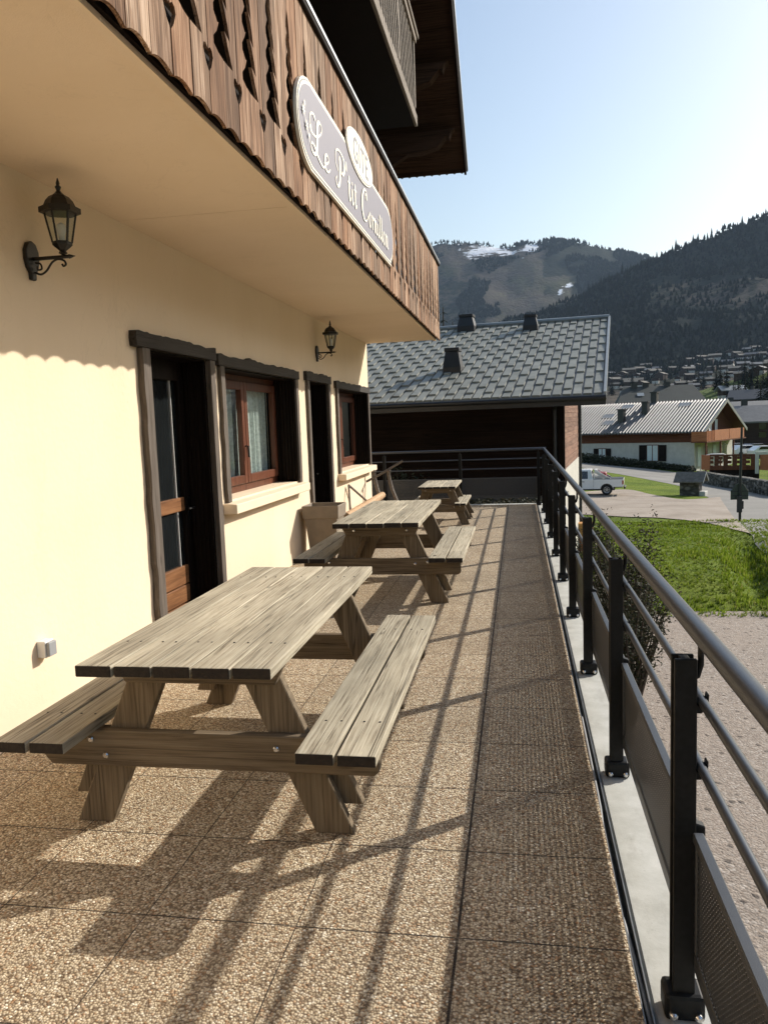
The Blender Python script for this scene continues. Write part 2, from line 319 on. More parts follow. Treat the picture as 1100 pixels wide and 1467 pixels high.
# ------------------------------------------------------------------ mesh builder
class MB:
    def __init__(s): s.v = []; s.f = []
    def add(s, vs, fs, M=None):
        o = len(s.v)
        s.v += [tuple(M @ Vector(p)) if M is not None else tuple(p) for p in vs]
        s.f += [tuple(i+o for i in f) for f in fs]; return s
    def box(s, x0, x1, y0, y1, z0, z1, M=None):
        vs = [(x0,y0,z0),(x1,y0,z0),(x1,y1,z0),(x0,y1,z0),(x0,y0,z1),(x1,y0,z1),(x1,y1,z1),(x0,y1,z1)]
        return s.add(vs, [(0,3,2,1),(4,5,6,7),(0,1,5,4),(1,2,6,5),(2,3,7,6),(3,0,4,7)], M)
    def quad(s, a, b, c, d, M=None): return s.add([a, b, c, d], [(0,1,2,3)], M)
    def prism(s, poly, axis, a0, a1, M=None):
        """poly: 2-D outline; axis 'X': (y,z), 'Y': (x,z), 'Z': (x,y)"""
        def p(q, a):
            return {'X': (a, q[0], q[1]), 'Y': (q[0], a, q[1]), 'Z': (q[0], q[1], a)}[axis]
        n = len(poly); vs = [p(q, a0) for q in poly] + [p(q, a1) for q in poly]
        fs = [tuple(range(n))[::-1], tuple(range(n, 2*n))]
        fs += [(i, (i+1) % n, n+(i+1) % n, n+i) for i in range(n)]
        return s.add(vs, fs, M)
    def tube(s, path, r, n=10, M=None, cap=True):
        P = [Vector(p) for p in path]; rs = r if isinstance(r, (list, tuple)) else [r]*len(P)
        vs = []; prev = None
        for i, p in enumerate(P):
            d = (P[min(i+1, len(P)-1)] - P[max(i-1, 0)]).normalized()
            if prev is None:
                a = Vector((0, 0, 1)) if abs(d.z) < .9 else Vector((1, 0, 0))
                x = d.cross(a).normalized()
            else:
                x = (prev - d*prev.dot(d)).normalized()
            prev = x; y = d.cross(x)
            for k in range(n):
                t = 2*PI*k/n; vs.append(tuple(p + (x*math.cos(t) + y*math.sin(t))*rs[i]))
        fs = []
        for i in range(len(P)-1):
            for k in range(n):
                fs.append((i*n+k, i*n+(k+1) % n, (i+1)*n+(k+1) % n, (i+1)*n+k))
        if cap:
            fs.append(tuple(range(n))[::-1]); fs.append(tuple(range((len(P)-1)*n, len(P)*n)))
        return s.add(vs, fs, M)
    def lathe(s, prof, n=16, M=None, rot=0, cap=True):
        vs = []; fs = []
        for r, z in prof:
            for k in range(n):
                t = 2*PI*k/n + rot; vs.append((r*math.cos(t), r*math.sin(t), z))
        for i in range(len(prof)-1):
            for k in range(n):
                fs.append((i*n+k, i*n+(k+1) % n, (i+1)*n+(k+1) % n, (i+1)*n+k))
        if cap:
            fs.append(tuple(range(n))[::-1]); fs.append(tuple(range((len(prof)-1)*n, len(prof)*n)))
        return s.add(vs, fs, M)
    def build(s, name, m, parent=None, smooth=False, bevel=0, seg=1):
        me = bpy.data.meshes.new(name); me.from_pydata(s.v, [], s.f); me.update()
        o = bpy.data.objects.new(name, me); col.objects.link(o)
        bm = bmesh.new(); bm.from_mesh(me)
        if len(s.f) < 60000: bmesh.ops.recalc_face_normals(bm, faces=bm.faces)
        if smooth:
            for f in bm.faces: f.smooth = True
            for e in bm.edges:
                if len(e.link_faces) == 2 and e.calc_face_angle(0) > R(38): e.smooth = False
        bm.to_mesh(me); bm.free()
        me.materials.append(MAT[m] if isinstance(m, str) else m)
        if parent is not None: o.parent = parent
        if bevel:
            b = o.modifiers.new('bevel', 'BEVEL'); b.width = bevel; b.segments = seg; b.limit_method = 'ANGLE'; b.angle_limit = R(40)
        return o

def tag(o, label=None, cat=None, group=None, kind=None):
    if label: o['label'] = label
    if cat: o['category'] = cat
    if group: o['group'] = group
    if kind: o['kind'] = kind
    return o
def empty(name, label, cat, loc=(0, 0, 0), rz=0, group=None):
    o = bpy.data.objects.new(name, None); col.objects.link(o)
    o.location = loc; o.rotation_euler = (0, 0, rz); o.empty_display_size = .2
    return tag(o, label, cat, group)
def structure(o): o['kind'] = 'structure'; return o
def copy_tree(o, parent=None):
    c = o.copy(); col.objects.link(c)
    if parent is not None: c.parent = parent
    for ch in list(o.children): copy_tree(ch, c)
    return c
def spline(pts, k=6, closed=False):
    P = [Vector(p).to_3d() if len(p) == 3 else Vector((p[0], p[1], 0)) for p in pts]; out = []
    n = len(P)
    for i in range(n if closed else n-1):
        if closed: a, b, c, d = P[(i-1) % n], P[i], P[(i+1) % n], P[(i+2) % n]
        else: a, b, c, d = P[max(i-1, 0)], P[i], P[i+1], P[min(i+2, n-1)]
        for j in range(k):
            t = j/k
            out.append(.5*((2*b) + (c-a)*t + (2*a-5*b+4*c-d)*t*t + (3*b-a-3*c+d)*t*t*t))
    if not closed: out.append(P[-1])
    return out

make_materials()

# ------------------------------------------------------------------ light and sky
SUN = Vector((.668, .551, .4985)).normalized()
sun = bpy.data.objects.new('sun', bpy.data.lights.new('sun', 'SUN')); col.objects.link(sun)
sun.data.energy = 5.0; sun.data.angle = R(.53); sun.data.color = (1.0, .935, .84)
sun.rotation_euler = SUN.to_track_quat('Z', 'Y').to_euler()
w = bpy.data.worlds.new('World'); scene.world = w; w.use_nodes = True
nt = w.node_tree; nt.nodes.clear()
sky = nt.nodes.new('ShaderNodeTexSky'); sky.sky_type = 'NISHITA'; sky.sun_disc = False
sky.sun_elevation = math.asin(SUN.z); sky.sun_rotation = math.atan2(SUN.x, SUN.y)
sky.altitude = 900; sky.air_density = 1.4; sky.dust_density = 3.6; sky.ozone_density = .7
bg = nt.nodes.new('ShaderNodeBackground'); bg.inputs[1].default_value = .138
wo = nt.nodes.new('ShaderNodeOutputWorld')
nt.links.new(sky.outputs[0], bg.inputs[0]); nt.links.new(bg.outputs[0], wo.inputs[0])
scene.view_settings.view_transform = 'Standard'; scene.view_settings.look = 'None'
scene.view_settings.exposure = 0.26; scene.view_settings.gamma = 1.0
cy = scene.cycles
cy.use_denoising = True; cy.max_bounces = 8; cy.diffuse_bounces = 3; cy.transparent_max_bounces = 24
cy.sample_clamp_indirect = 8.0; cy.caustics_reflective = False; cy.caustics_refractive = False

# ================================================================== TERRACE
o = MB().box(-2.598, .30, -7, 14.86, -.18, 0).build('terrace_floor', 'paving'); structure(o)
# concrete kerb along both open sides
kb = MB(); kb.box(.335, .51, -6, 15.1, -.30, -.03); kb.box(-4.5, .335, 14.93, 15.1, -.30, -.005)
structure(kb.build('kerb', 'concrete', None, False, .008))
structure(MB().box(-4.4, .45, -6, 15.02, -4.2, -.30).build('retaining_wall', 'concretedark'))
structure(MB().box(-4.5, -2.598, 13.83, 14.86, -.18, -.001).build('terrace_floor', 'paving'))
g = MB(); g.box(.302, .306, -6, 14.88, -.10, -.012); g.box(.327, .331, -6, 14.9, -.10, -.018)
structure(g.build('drain_edging', 'steel'))
structure(MB().box(.306, .327, -6, 14.88, -.25, -.075).build('drain_channel', 'rubber'))
pts = [(.316 + .012*math.sin(y*1.3)+(-.035*math.exp(-((y-2.75)/.25)**2)), y, -.02+.02*math.sin(y*2.1)+.02*math.exp(-((y-2.75)/.3)**2)) for y in [1.2+.09*i for i in range(34)]]
tag(MB().tube(pts, .0055, 8).build('cable', 'greyplastic', None, True), 'loose grey cable lying in the drain gap beside the concrete kerb', 'cable')

# ================================================================== RAILINGS
def railing(name, label, posts, length, first_gap, loc, rz):
    """runs along local +Y; rails on the local +X side of the posts"""
    t = empty(name, label, 'railing', loc, rz)
    for y in posts:
        p = MB(); p.box(-.030, .026, y, y+.012, -.03, .962); p.box(-.014, .010, y+.012, y+.045, -.03, .962); p.box(-.030, .026, y+.045, y+.055, -.03, .962)
        po = p.build('post', 'post', t, False, .002)
        b = MB(); b.box(-.052, .052, y-.014, y+.07, -.03, .045)
        b.build('base_plate', 'post', po, False, .012, 2)
        for dx in (-.032, .032):
            MB().lathe([(.011, 0), (.011, .012), (.006, .017)], 10, Matrix.Translation((dx, y-.014, -.008)) @ Matrix.Rotation(PI/2, 4, 'X')).build('bolt_cap', 'chrome', po, True)
        MB().tube([(.012, y+.03, .90), (.032, y+.03, .91), (.040, y+.03, .94), (.040, y+.03, 1.01)], .008, 8).build('bracket', 'post', po, True)
        for z in (.668, .847):
            MB().prism([(.010, z-.032), (.040, z-.032), (.056, z-.012), (.058, z+.020), (.053, z+.020), (.050, z-.004), (.040, z-.010), (.010, z-.004)], 'Y', y+.012, y+.040).build('clip', 'post', po, False, .002)
        MB().prism([(.011, .455), (.034, .455), (.052, .480), (.052, .508), (.030, .515), (.011, .515)], 'Y', y+.014, y+.043).build('panel_bracket', 'post', po, False, .003)
    y0, y1 = -first_gap, length
    MB().tube([(.038, y0, 1.0235), (.038, y1, 1.0235)], .0255, 20).build('handrail', 'handrail', t, True)
    for z in (.668, .847):
        MB().tube([(.041, y0, z), (.041, y1, z)], .0125, 12).build('rail', 'handrail', t, True)
    ys = [y0] + list(posts) + [y1]
    for a, b in zip(ys[:-1], ys[1:]):
        if b-a < .3: continue
        a2, b2 = (a+.056 if a != y0 else a), b-.001
        fr = MB(); fr.box(.016, .044, a2, b2, .474, .500); fr.box(.022, .034, a2, b2, .115, .165)
        fr.box(.022, .034, a2, a2+.018, .165, .474); fr.box(.022, .034, b2-.018, b2, .165, .474)
        pf = fr.build('panel_frame', 'rail', t, False, .003)
        MB().box(.0270, .0290, a2+.018, b2-.018, .165, .474).build('mesh_panel', 'perf', pf)
    return t
ps = [2.05+1.46*k for k in range(9)]
railing('terrace_railing', 'long charcoal metal railing with perforated panels running along the concrete kerb', [-.87, .59]+ps, 14.97, 4.0, (.412, 0, 0), 0)
railing('terrace_railing', 'shaded metal railing closing off the far end of the terrace before the barn', [.06+1.455*k for k in range(4)], 4.6, .055, (.44, 14.98, 0), R(90))

# ================================================================== PICNIC TABLES
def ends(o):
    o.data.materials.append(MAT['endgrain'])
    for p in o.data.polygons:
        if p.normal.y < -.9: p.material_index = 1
def picnic_table(label, loc, L=1.96, W=.742, H=.75, SH=.45, half=.735, planks=5, bw=.29, near=None):
    t = empty('picnic_table', label, 'picnic table', loc, 0, 'wooden picnic tables on the terrace')
    rnd = random.Random(int(loc[1]*100)); k = H/.75
    th = .042*k; pw = (W-.008*(planks-1))/planks
    tp = MB()
    for i in range(planks):
        x0 = -W/2 + i*(pw+.008); a = rnd.uniform(-.006, .006); b = rnd.uniform(-.006, .006)
        tp.box(x0, x0+pw, -L/2+a, L/2+b, H-th+rnd.uniform(-.0015, .0015), H+rnd.uniform(-.0015, .0015))
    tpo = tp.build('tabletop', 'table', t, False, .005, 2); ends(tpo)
    nl = MB()
    for i in range(planks):
        for yy in (-L/2+.32*k, L/2-.32*k):
            for dx in (.3, .7):
                nl.lathe([(.0045, 0), (.0045, .0022)], 8, Matrix.Translation((-W/2+i*(pw+.008)+pw*dx, yy, H)))
    nl.build('nail_head', 'rubber', tpo)
    for s in (-1, 1):
        be = MB(); b2 = (bw-.012)/2
        for j in range(2):
            xa = half - bw + j*(b2+.012); a = rnd.uniform(-.008, .008)
            x0, x1 = (xa, xa+b2) if s > 0 else (-xa-b2, -xa)
            be.box(x0, x1, -L/2-.005+a, L/2+.03+rnd.uniform(-.008, .008), SH-th, SH+rnd.uniform(-.001, .001))
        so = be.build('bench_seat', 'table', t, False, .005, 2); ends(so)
        nl = MB()
        for j in range(2):
            xa = half - bw + j*(b2+.012)
            for yy in (-L/2+.30*k, L/2-.30*k):
                for dx in (.28, .72):
                    nl.lathe([(.0045, 0), (.0045, .0022)], 8, Matrix.Translation((s*(xa+b2*dx), yy, SH)))
        nl.build('nail_head', 'rubber', so)
    yl = L/2-.30*k
    for s in (-1, 1):           # near (-1) and far (+1) frame
        y = s*yl; d = .045*k
        for q in (-1, 1):
            wdt = .078*k
            po = [(q*.507*k-wdt, 0), (q*.507*k+wdt, 0), (q*.20*k+wdt, H-th), (q*.20*k-wdt, H-th)]
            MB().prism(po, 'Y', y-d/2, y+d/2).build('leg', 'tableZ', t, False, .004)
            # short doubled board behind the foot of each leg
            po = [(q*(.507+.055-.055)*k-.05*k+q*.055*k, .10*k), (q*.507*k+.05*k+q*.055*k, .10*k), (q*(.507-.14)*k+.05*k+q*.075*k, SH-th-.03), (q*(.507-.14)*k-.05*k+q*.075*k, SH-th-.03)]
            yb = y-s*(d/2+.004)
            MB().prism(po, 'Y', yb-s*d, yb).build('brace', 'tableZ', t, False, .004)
        ya = y+s*d/2+s*.003; yb = ya+s*d
        h2 = half-.035*k
        zt = SH-th; zb = zt-.145*k
        po = [(-h2, zt), (-h2, zb+.06*k), (-h2+.05*k, zb), (h2-.02*k, zb), (h2, zb+.02*k), (h2, zt)]
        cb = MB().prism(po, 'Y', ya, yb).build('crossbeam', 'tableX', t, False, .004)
        for bx, bz in ((-.47, -.035), (-.41, -.10), (.41, -.035), (.30, -.05)) if s < 0 else ((-.44, -.05), (.44, -.05)):
            MB().lathe([(.013*k, 0), (.013*k, .004), (.008*k, .009)], 12, Matrix.Translation((bx*k, yb, zt+bz*k)) @ Matrix.Rotation(PI/2*(1 if s < 0 else -1), 4, 'X')).build('bolt', 'chrome', cb, True)
        w2 = W/2-.045*k; zt = H-th; zb = zt-.098*k
        po = [(-w2-.03*k, zt), (-w2+.02*k, zb), (w2-.02*k, zb), (w2+.03*k, zt)]
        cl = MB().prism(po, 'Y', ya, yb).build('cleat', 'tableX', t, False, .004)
        for bx in (-.235, .235):
            MB().lathe([(.013*k, 0), (.013*k, .004), (.008*k, .009)], 12, Matrix.Translation((bx*k, yb, zt-.05*k)) @ Matrix.Rotation(PI/2*(1 if s < 0 else -1), 4, 'X')).build('bolt', 'chrome', cl, True)
    return t
picnic_table('weathered wooden picnic table nearest the camera, beside the half glazed door', (-1.237, 3.545, 0))
picnic_table('weathered wooden picnic table in the middle of the row, beside the taupe planter', (-1.212, 7.50, 0))
picnic_table('small low child-sized wooden picnic table at the far end of the terrace', (-1.235, 12.52, 0), 1.35, .57, .61, .353, .435, 5, .175)

# ================================================================== CHALET (big house on the left)
XW = -2.25; K = 1.1556          # house measured in units of K metres from eye level
Z0 = 1.585-1.585/K
def KS(x, y, z): return (x*K, y*K, 1.585+(z-1.585)*K)
chalet = empty('chalet', 'cream rendered chalet with carved wooden balcony and dark framed doors along the terrace', 'house', (XW*K, 4*K, 0))
def cb(mb, name, m, parent=chalet, **k):
    mb.v = [(x*K-XW*K, y*K-4*K, 1.585+(z-1.585)*K) for x, y, z in mb.v]
    return mb.build(name, m, parent, **k)
OPEN = [(4.60, 5.56, Z0, 2.095), (5.87, 7.86, 1.03, 2.07), (8.40, 9.28, Z0, 2.08), (9.80, 11.80, .99, 2.05)]
YE = 11.97; ZS = 2.80
wl = MB()
ys = sorted({-6, YE} | {o_[0] for o_ in OPEN} | {o_[1] for o_ in OPEN}); zs = sorted({0.0, ZS} | {o_[2] for o_ in OPEN} | {o_[3] for o_ in OPEN})
for a, b in zip(ys[:-1], ys[1:]):
    for c, d in zip(zs[:-1], zs[1:]):
        my, mz = (a+b)/2, (c+d)/2
        if any(q[0] < my < q[1] and q[2] < mz < q[3] for q in OPEN): continue
        wl.quad((XW, a, c), (XW, b, c), (XW, b, d), (XW, a, d))
for (a, b, c, d) in OPEN:                     # reveals of the openings
    D = XW-.30
    wl.quad((XW, a, c), (D, a, c), (D, a, d), (XW, a, d)); wl.quad((XW, b, c), (XW, b, d), (D, b, d), (D, b, c))
    wl.quad((XW, a, d), (D, a, d), (D, b, d), (XW, b, d))
    if c > .5: wl.quad((XW, a, c), (XW, b, c), (D, b, c), (D, a, c))
wl.quad((XW, YE, -3), (XW-9, YE, -3), (XW-9, YE, ZS), (XW, YE, ZS))
wl.quad((XW, -6, -.2), (XW-9, -6, -.2), (XW-9, -6, ZS), (XW, -6, ZS))
cb(wl, 'wall', 'cream')
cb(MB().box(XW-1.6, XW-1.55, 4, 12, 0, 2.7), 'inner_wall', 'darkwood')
def upper():
    u = MB(); x = XW
    u.add([(x, -6, ZS), (x, YE, ZS), (x, YE, 6.15), (x, 3.5, 11.4), (x, -6, 6.0)], [(0, 1, 2, 3, 4)])
    u.quad((x, YE, ZS), (x-9, YE, ZS), (x-9, YE, 6.15), (x, YE, 6.15))
    cb(u, 'upper_wall', plain('sheenless_dark_cladding', (.010, .007, .005), 1.0, .3, 3, Specular__IOR__Level=0.0))  # near black without sheen, so the balcony cut-outs look dark
upper()

def wavy(a, b, n, amp, seed):
    rr = random.Random(seed); out = []
    for i in range(n+1):
        t = i/n
        out.append((a+(b-a)*t, amp*(noise.noise((t*(b-a)*6.0+seed*3.7, seed*1.3, 0))*.9 + .35*noise.noise((t*(b-a)*17+seed, 4.2, seed)))))
    return out
def surround(o_, parent, seed, zb_j):
    """live-edge boards round an opening: lintel and two jambs, proud of the wall"""
    a, b, c, d = o_; T = .032; lw = .08; le = .13; lr = .085
    if seed == 3: lw = .10; T = .042; le = .18
    top = [(y, d+.088+dz) for y, dz in wavy(a-le, b+.11, 34, .027, seed)]
    pl = [(a-le, d)] + [(a-le-.006, d+.05)] + top + [(b+.11, d)]
    cb(MB().prism(pl, 'X', XW-.01, XW+T+.006), 'lintel', 'jambY', parent, bevel=.003)
    for s in (0, 1):
        edge = wavy(zb_j, d-.002, 40, .017, seed+11+s)
        if s == 0: pl = [(a+.0, zb_j)] + [(a+.0, d-.002)] + [(a-lw+dz, z) for z, dz in reversed(edge)]
        else: pl = [(b-.0, d-.002), (b-.0, zb_j)] + [(b+lr+dz, z) for z, dz in edge]
        cb(MB().prism(pl, 'X', XW-.01, XW+T), 'jamb', 'jamb', parent, bevel=.003)
def lining(o_, parent):
    a, b, c, d = o_; D = XW-.29
    m = MB(); m.box(D, XW-.004, a+.0005, a+.012, c, d); m.box(D, XW-.004, b-.0035, b-.0005, c, d); m.box(D, XW-.004, a+.012, b-.0035, d-.012, d-.0005)
    cb(m, 'lining', 'darkwood', parent)
def door(o_, glazed, seed, lit):
    a, b, c, d = o_; X = XW-.17; T = .05
    f = MB(); st = .115
    f.box(X-T, X, a, a+st, Z0, d); f.box(X-T, X, b-st, b, Z0, d); f.box(X-T, X, a+st, b-st, d-.15, d)
    do = cb(f, 'door', 'darkwood', chalet, bevel=.004)
    for z0, z1 in ((1.005, 1.105), (.23, .325), (.335, .460), (.468, .605)) if glazed else ((Z0, .42), (.95, 1.1)):
        cb(MB().box(X-T+.008, X-.006, a+st, b-st, z0, z1), 'rail', lit, do, bevel=.006)
    if glazed:
        for z0, z1 in ((.605, 1.005), (1.105, d-.15)): cb(MB().quad((X-.03, a+st, z0), (X-.03, b-st, z0), (X-.03, b-st, z1), (X-.03, a+st, z1)), 'pane', 'darkglass', do)
        for z0, z1 in ((.605, 1.005), (1.105, d-.15)): cb(MB().box(X-.03, X-.018, b-st-.10, b-st-.094, z0, z1), 'glass_light_line', 'whiteplastic', do)  # thin white strip paints in the bright line on the glass
    else:
        cb(MB().box(X-.04, X-.02, a+st, b-st, .42, d-.15), 'panel', 'darkwood', do)
    lv = MB(); lv.tube([(X, b-.06, 1.02), (X+.045, b-.06, 1.02), (X+.045, b-.16, 1.02)], .009, 8); lv.box(X-.001, X+.006, b-.08, b-.04, .93, 1.10)
    cb(lv, 'handle', 'black', do)
    # folded shutter leaf lining the far reveal
    sh = MB()
    n = 5
    for i in range(n): sh.box(XW-.165+i*.0335, XW-.165+(i+1)*.0335-.003, b-.032, b-.004, .24, d-.01)
    cb(sh, 'shutter', 'darkwood', do, bevel=.003)
    cb(MB().box(XW-.20, XW+.02, a, b, Z0-.05, Z0+.02), 'threshold', 'concretedark', do)
    lining(o_, do)
    surround(o_, do, seed, Z0)
def window(o_, seed, curtain):
    a, b, c, d = o_; X = XW-.20; T = .055; mid = (a+b)/2
    f = MB()
    f.box(X-T, X, a, b, c, c+.065); f.box(X-T, X, a, b, d-.06, d); f.box(X-T, X, a, a+.055, c+.065, d-.06); f.box(X-T, X, b-.055, b, c+.065, d-.06)
    wo_ = cb(f, 'window', 'sash', chalet, bevel=.004)
    for y0, y1 in ((a+.057, mid-.004), (mid+.004, b-.057)):
        s = MB(); q = .075
        s.box(X-.03, X+.022, y0, y0+q, c+.067, d-.062); s.box(X-.03, X+.022, y1-q, y1, c+.067, d-.062)
        s.box(X-.03, X+.022, y0+q, y1-q, c+.067, c+.067+q); s.box(X-.03, X+.022, y0+q, y1-q, d-.062-q, d-.062)
        cb(s, 'casement', 'sash', wo_, bevel=.006)
        cb(MB().quad((X-.004, y0+q, c+.067+q), (X-.004, y1-q, c+.067+q), (X-.004, y1-q, d-.062-q), (X-.004, y0+q, d-.062-q)), 'pane', 'glass', wo_)
        if curtain:
            cu = MB(); n = 60; vs = []
            for i in range(n+1):
                y = y0+.02+(y1-y0-.04)*i/n; xx = X-.10+.018*math.sin(i*1.25)+.008*math.sin(i*.47)
                vs += [(xx, y, c+.08), (xx+.01*math.sin(i*.9), y, d-.08)]
            cu.add(vs, [(2*i, 2*i+2, 2*i+3, 2*i+1) for i in range(n)])
            cb(cu, 'curtain', 'curtain', wo_, smooth=True)
    cb(MB().tube([(X+.022, mid-.04, c+.40), (X+.05, mid-.04, c+.40), (X+.055, mid-.04, c+.30)], .009, 8), 'handle', 'black', wo_)
    sh = MB()
    for i in range(6): sh.box(XW-.175+i*.0335, XW-.175+(i+1)*.0335-.003, b-.036, b-.004, c+.012, d-.008)
    sh.box(XW-.178, XW-.152, b-.075, b-.038, c+.012, d-.008)
    cb(sh, 'shutter', 'darkwood', wo_, bevel=.003)
    si = MB(); si.prism([(XW-.19, c-.002), (XW+.11, c-.022), (XW+.11, c-.098), (XW+.0, c-.098), (XW-.0, c-.06), (XW-.19, c-.06)], 'Y', a-.115, b+.075)
    cb(si, 'sill', 'cream', wo_, bevel=.006)
    lining(o_, wo_)
    surround(o_, wo_, seed, c-.012)
door(OPEN[0], True, 3, 'doorwood'); window(OPEN[1], 5, True); door(OPEN[2], False, 9, 'darkwood'); window(OPEN[3], 14, False)

# first floor balcony
XB = -1.192
bs = MB(); ysb = (-6, 4.39, 8.79, YE-.02)
for a, b in zip(ysb[:-1], ysb[1:]): bs.box(XW, XB, a+.003, b-.003, ZS, ZS+.16)
for a in ysb[1:-1]: bs.box(XW, XB-.002, a-.003, a+.003, ZS+.025, ZS+.16)
balcony = cb(bs, 'balcony', 'cream')
cb(MB().box(XB-.040, XB+.004, -6, YE-.02, ZS-.012, ZS-.001), 'drip_edge', 'cream', balcony)
cb(MB().box(XB+.001, XB+.02, -6, YE-.05, ZS+.012, ZS+.24), 'edge_beam', 'darkwoodY', balcony)
pl = MB(); PW = .165; Yp = 3.165-PW*57; FK = 1.048; rr = random.Random(5)
def fir(side):
    """half outline of the fir cut-out, bottom to top: (inset, z)"""
    f_ = 1.95
    out = [(0, 2.975)]; tiers = [(.056, 2.985), (.047, 3.105), (.039, 3.215), (.030, 3.32), (.022, 3.415), (.015, 3.50)]
    for i, (wd, z) in enumerate(tiers):
        zn = tiers[i+1][1] if i < 5 else 3.60
        if side: out += [(wd, z-.030 if i else z-.008), (wd*.80, z+.028), (wd*.30, zn-.012)]
        else: out += [(wd*.45, z-.014 if i else z-.004), (wd*.86, z+.012), (wd*.86, z+.038), (wd*.5, z+.07), (wd*.26, zn-.010)]
    return [(a*f_, 1.585+(z-1.585)*1.048) for a, z in out + [(0, 3.61)]]
heart = [(a*1.9, 1.585+(z-1.585)*1.048) for a, z in ((0, 2.872), (.012, 2.895), (.024, 2.935), (.020, 2.955), (.010, 2.962), (0, 2.95))]
k = 0
y = Yp
while y < YE-.06:
    y0 = y+rr.uniform(.001, .007); y1 = min(y+PW, YE-.03)-rr.uniform(.001, .007)
    lf = fir(1) if k % 2 else heart; rf = heart if k % 2 else fir(0)
    # joint index parity: odd joints carry firs
    zb = 2.783+rr.uniform(-.004, .004); zt = 3.87; sc_ = rr.uniform(.014, .026)
    bot = [(y0+(y1-y0)*i/8, zb+sc_*math.sin(PI*i/8)**.8) for i in range(9)]
    poly = bot + [(y1-i_, z) for i_, z in rf] + [(y1, zt), (y0, zt)] + [(y0+i_, z) for i_, z in reversed(lf)]
    xo = rr.uniform(0, .004)
    pl.prism(poly, 'X', XB+.045+xo, XB+.060+xo)
    y += PW; k += 1
cb(pl, 'balustrade', 'plank', balcony)
cb(MB().box(XB-.02, XB+.085, -6, YE, 3.868, 3.915).box(XB+.018, XB+.043, -6, YE-.05, 3.76, 3.85), 'top_rail', 'darkwoodY', balcony, bevel=.006)
cb(MB().box(XB+.0855, XB+.090, -6, YE+.005, 3.900, 3.922).box(XB+.02, XB+.090, -6, YE+.005, 3.922, 3.925), 'rail_flashing', 'steel', balcony)

# second floor balcony under the roof
ub = MB(); XU = -1.225; ZU = 5.30; YU = 10.36
ub.box(XW, XU, -3, YU, ZU, ZU+.14)
ubo = cb(ub, 'balcony', 'darkwood')
cb(MB().box(XU, XU+.035, -3, YU+.01, ZU-.01, ZU+.12), 'edge_beam', 'greywood', ubo, bevel=.005)
sl = MB()
for i in range(88):
    y0 = -2.9+i*.151
    sl.prism([(y0, ZU+.12), (y0+.055, ZU+.12), (y0-.20, ZU+.98), (y0-.255, ZU+.98)], 'X', XU+.004, XU+.024)
for i in range(10): sl.box(XU-.02, XU+.028, YU-.10-i*1.35, YU-.02-i*1.35, ZU+.20, ZU+1.04)
cb(sl, 'balustrade', 'greywood', ubo)
cb(MB().box(XU-.03, XU+.05, -3, YU+.01, ZU+.98, ZU+1.05).box(XU-.05, XU+.07, -3, YU+.12, ZU+1.07, ZU+1.12), 'top_rail', 'greywood', ubo, bevel=.004)

# roof: falls towards the far end, verge on the right
ZE, YEV, SL = 5.50, 13.0, .62
XV = -.775
def rz_(y): return ZE + SL*(YEV-y)
rf = MB(); n = 44
ridge = 3.5
for i in range(n):                    # board lining seen from below, boards run along X
    ya = YEV-.02-(YEV-ridge)*i/n; yb = YEV-.02-(YEV-ridge)*(i+1)/n+.006
    rf.add([(XV, ya, rz_(ya)), (-11, ya, rz_(ya)), (-11, yb, rz_(yb)), (XV, yb, rz_(yb)), (XV, ya, rz_(ya)+.03), (-11, ya, rz_(ya)+.03), (-11, yb, rz_(yb)+.03), (XV, yb, rz_(yb)+.03)],
           [(0,1,2,3),(7,6,5,4),(0,4,5,1),(1,5,6,2),(2,6,7,3),(3,7,4,0)])
roof = cb(rf, 'roof', 'darkwoodX')
cs = MB(); vs = []; m_ = 300
for i in range(m_+1):                 # corrugated covering with its wavy eave edge
    x = XV+.05 - i*.030; dz = .022*math.sin(i*PI/2.0)
    for (yy) in (YEV+.10, ridge): vs.append((x, yy, rz_(yy)+.075+dz))
cs.add(vs, [(2*i, 2*i+1, 2*i+3, 2*i+2) for i in range(m_)])
so = cb(cs, 'roof_sheet', 'roofdark', roof, smooth=False)
sd = so.modifiers.new('thick', 'SOLIDIFY'); sd.thickness = .012
ev = MB(); ev.box(-11, XV, YEV-.05, YEV, ZE-.03, ZE+.03); cb(ev, 'eave_board', 'darkwoodX', roof)
rb = MB(); rb.add([(XV, YEV+.02, ZE-.06), (XV+.035, YEV+.02, ZE-.06), (XV+.035, YEV+.02, ZE+.075), (XV, YEV+.02, ZE+.075), (XV, ridge, rz_(ridge)-.20), (XV+.035, ridge, rz_(ridge)-.20), (XV+.035, ridge, rz_(ridge)+.075), (XV, ridge, rz_(ridge)+.075)],
       [(0,3,2,1),(4,5,6,7),(0,1,5,4),(1,2,6,5),(2,3,7,6),(3,0,4,7)])
cb(rb, 'bargeboard', 'darkwoodY', roof)
vt = MB(); vt.add([(XV+.036, YEV+.11, ZE+.03), (XV+.056, YEV+.11, ZE+.03), (XV+.056, YEV+.11, ZE+.11), (XV+.036, YEV+.11, ZE+.11), (XV+.036, ridge, rz_(ridge)+.06), (XV+.056, ridge, rz_(ridge)+.06), (XV+.056, ridge, rz_(ridge)+.14), (XV+.036, ridge, rz_(ridge)+.14)],
       [(0,3,2,1),(4,5,6,7),(0,1,5,4),(1,2,6,5),(2,3,7,6),(3,0,4,7)])
cb(vt, 'verge_trim', 'steel', roof)
